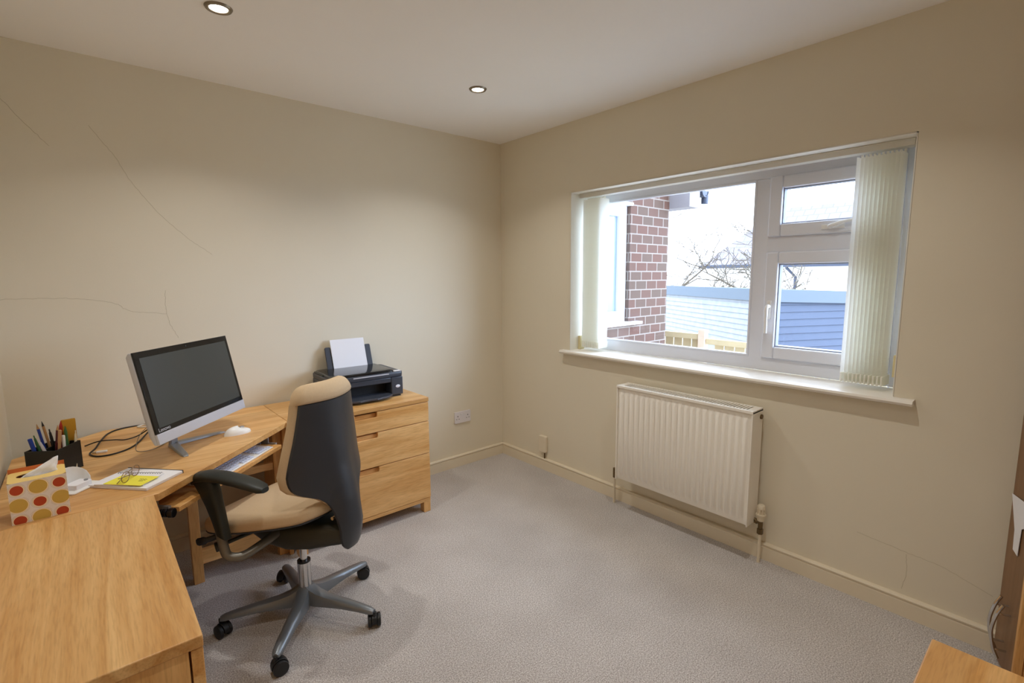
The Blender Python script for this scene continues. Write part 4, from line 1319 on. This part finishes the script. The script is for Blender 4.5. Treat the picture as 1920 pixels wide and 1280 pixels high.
# shed with two visible boarded faces
sk = Vector((4.70, -0.18, GZ))
sd = thing('garden_shed', 'low boarded shed with grey roof edge beyond the fence', 'shed', sk, R(58))
SH = 1.215-GZ
def board_face(T, length, mat, top_fn, name, gap=.085):
    mb = MB()
    z = 0.0
    while z < SH:
        def cl(zz, x): return min(zz, top_fn(x))
        z1 = z+gap
        a0, a1 = cl(z, 0), cl(z, length); b0, b1 = cl(z1, 0), cl(z1, length)
        if b0-a0 > .005 or b1-a1 > .005:
            mb.add([(0, -.018, a0), (length, -.018, a1), (length, -.004, b1), (0, -.004, b0), (0, .02, a0), (length, .02, a1), (length, .02, b1), (0, .02, b0)],
                   [(0, 1, 2, 3), (7, 6, 5, 4), (0, 4, 5, 1), (3, 2, 6, 7), (0, 3, 7, 4), (1, 5, 6, 2)], T)
        z = z1
    return mb.build(name, mat, sd, smooth=False)
# left face runs away along local +x; right face is turned by -85 degrees
T1 = Matrix.Identity(4)
T1m = Matrix.Scale(-1, 4, (0, 1, 0))
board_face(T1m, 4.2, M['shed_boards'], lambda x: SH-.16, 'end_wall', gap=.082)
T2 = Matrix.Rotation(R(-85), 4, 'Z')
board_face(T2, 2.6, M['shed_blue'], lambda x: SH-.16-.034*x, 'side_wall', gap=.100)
fa = MB()
fa.box(-.03, 4.3, -.02, .05, SH-.17, SH)
fa.loft([[(x, -.05, SH-.17-.034*x), (x, .02, SH-.17-.034*x), (x, .02, SH-.034*x), (x, -.05, SH-.034*x)] for x in (-.03, 2.65)], T=T2)
fa.build('roof_fascia', M['felt'], sd)
rf_ = MB()
c2, s2_ = math.cos(R(-85)), math.sin(R(-85))
pA = Vector((0, 0, SH-.01)); pB = Vector((4.2, 0, SH-.01)); pD = Vector((2.6*c2, 2.6*s2_, SH-.10)); pC = pB+(pD-pA)
rf_.loft([[pA, pB, pC, pD], [p-Vector((0, 0, .05)) for p in (pA, pB, pC, pD)]])
rf_.build('flat_roof', M['felt'], sd)

# fence in front of the shed
fn = thing('garden_fence', 'pale timber fence with post in front of the shed', 'fence', (2.12, -0.55, GZ), 0)
fl0 = Vector((2.13, 0.55, 0))-Vector((2.12, -.55, 0))
MB().box(-.035, .035, -.035, .035, 0, .885-GZ).build('fence_post', M['post'], fn, bevel=.003)
for ya, yb, za, zb_ in ((.04, 1.6, .84, .84), (-1.6, -.04, .80, .80)):
    MB().box(-.02, .025, ya, yb, za-GZ-.055, za-GZ).build('top_rail', M['fence'], fn, bevel=.003)
    pk = MB()
    y = ya
    while y < yb-.09:
        pk.box(.026, .040, y, y+.088, .05, za-GZ-.03); y += .10
    pk.build('fence_boards', M['fence'], fn, smooth=False)

# neighbouring bungalow beyond
hb = thing('bungalow', 'white rendered bungalow with pale tiled hipped roof beyond the shed', 'house', (18.4, 8.35, GZ), R(-91.8))
EZ = 1.80-GZ
MB().box(0.3, 14, .3, 4.1, 0, EZ).build('house_walls', M['render'], hb, smooth=False)
def uv_roof():
    me = bpy.data.meshes.new('hipped_roof')
    x0, x1, y0, y1, zz, hp = 0, 14.3, 0, 4.4, EZ, 2.4
    vs = [(x0, y0, zz), (x1, y0, zz), (x1, y1, zz), (x0, y1, zz), (x0+2.2, (y0+y1)/2, zz+hp), (x1-2.2, (y0+y1)/2, zz+hp)]
    fs = [(0, 1, 5, 4), (1, 2, 5), (2, 3, 4, 5), (3, 0, 4), (3, 2, 1, 0)]
    me.from_pydata(vs, [], fs)
    ul = me.uv_layers.new(name='UVMap')
    for p in me.polygons:
        nrm = p.normal
        hx = Vector((0, 0, 1)).cross(nrm)
        hx = hx.normalized() if hx.length > 1e-4 else Vector((1, 0, 0))
        hy = nrm.cross(hx)
        for li in p.loop_indices:
            v = Vector(vs[me.loops[li].vertex_index])
            ul.data[li].uv = (v.dot(hx), v.dot(hy))
    me.materials.append(M['roof'])
    o = bpy.data.objects.new('hipped_roof', me); COL.objects.link(o); o.parent = hb
uv_roof()
MB().box(-.05, 14.35, -.10, 0.0, EZ-.10, EZ+.03).build('gutter', M['gutter'], hb)
MB().tube([(3.62, -.05, EZ-.05), (3.62, -.05, EZ-.12), (3.86, .22, EZ-.48), (3.86, .24, 0)], .05, 10).build('downpipe', M['gutter'], hb)
hw = MB(); rf2(hw, 2.5, 3.3, EZ-1.2, EZ-.40, .09, .24, .32)
hwo = hw.build('window_frame', M['upvc'], hb)
MB().box(2.58, 3.22, .28, .30, EZ-1.12, EZ-.48).build('window_pane', M['dark_glass'], hwo)

# bare trees behind the shed
def bare_tree(label, loc, hgt, seed):
    rnd = random.Random(seed)
    t = thing('bare_tree', label, 'tree', loc, 0, 'bare trees behind the shed')
    tr, br_ = MB(), MB()
    def grow(mb, p, d, L_, r_, depth):
        pts = [p]
        for i in range(4):
            d = (d+Vector((rnd.uniform(-.25, .25), rnd.uniform(-.25, .25), rnd.uniform(-.10, .12)))).normalized()
            pts.append(pts[-1]+d*L_/4)
        (tr if depth == 0 else br_).tube(pts, [max(.006, r_*(1-.45*i/4)) for i in range(5)], 5)
        if depth < 4:
            for k in range(3 if depth else 8):
                q_ = pts[rnd.randint(2, 4)]
                nd = (d*.35+Vector((rnd.uniform(-1, 1), rnd.uniform(-1, 1), rnd.uniform(-.25, .7)))).normalized()
                grow(mb, q_, nd, L_*.66, max(.007, r_*.55), depth+1)
    grow(tr, Vector((0, 0, 0)), Vector((0, 0, 1)), hgt*.55, .055, 0)
    tr.build('trunk', M['bark'], t); br_.build('branches', M['bark'], t)
    return t
bare_tree('bare twiggy tree behind the shed, next to the brick corner', (8.9, 3.9, GZ), 4.2, 5)
bare_tree('bare spreading tree behind the shed, below the neighbour roof', (10.4, 2.6, GZ), 3.2, 11)
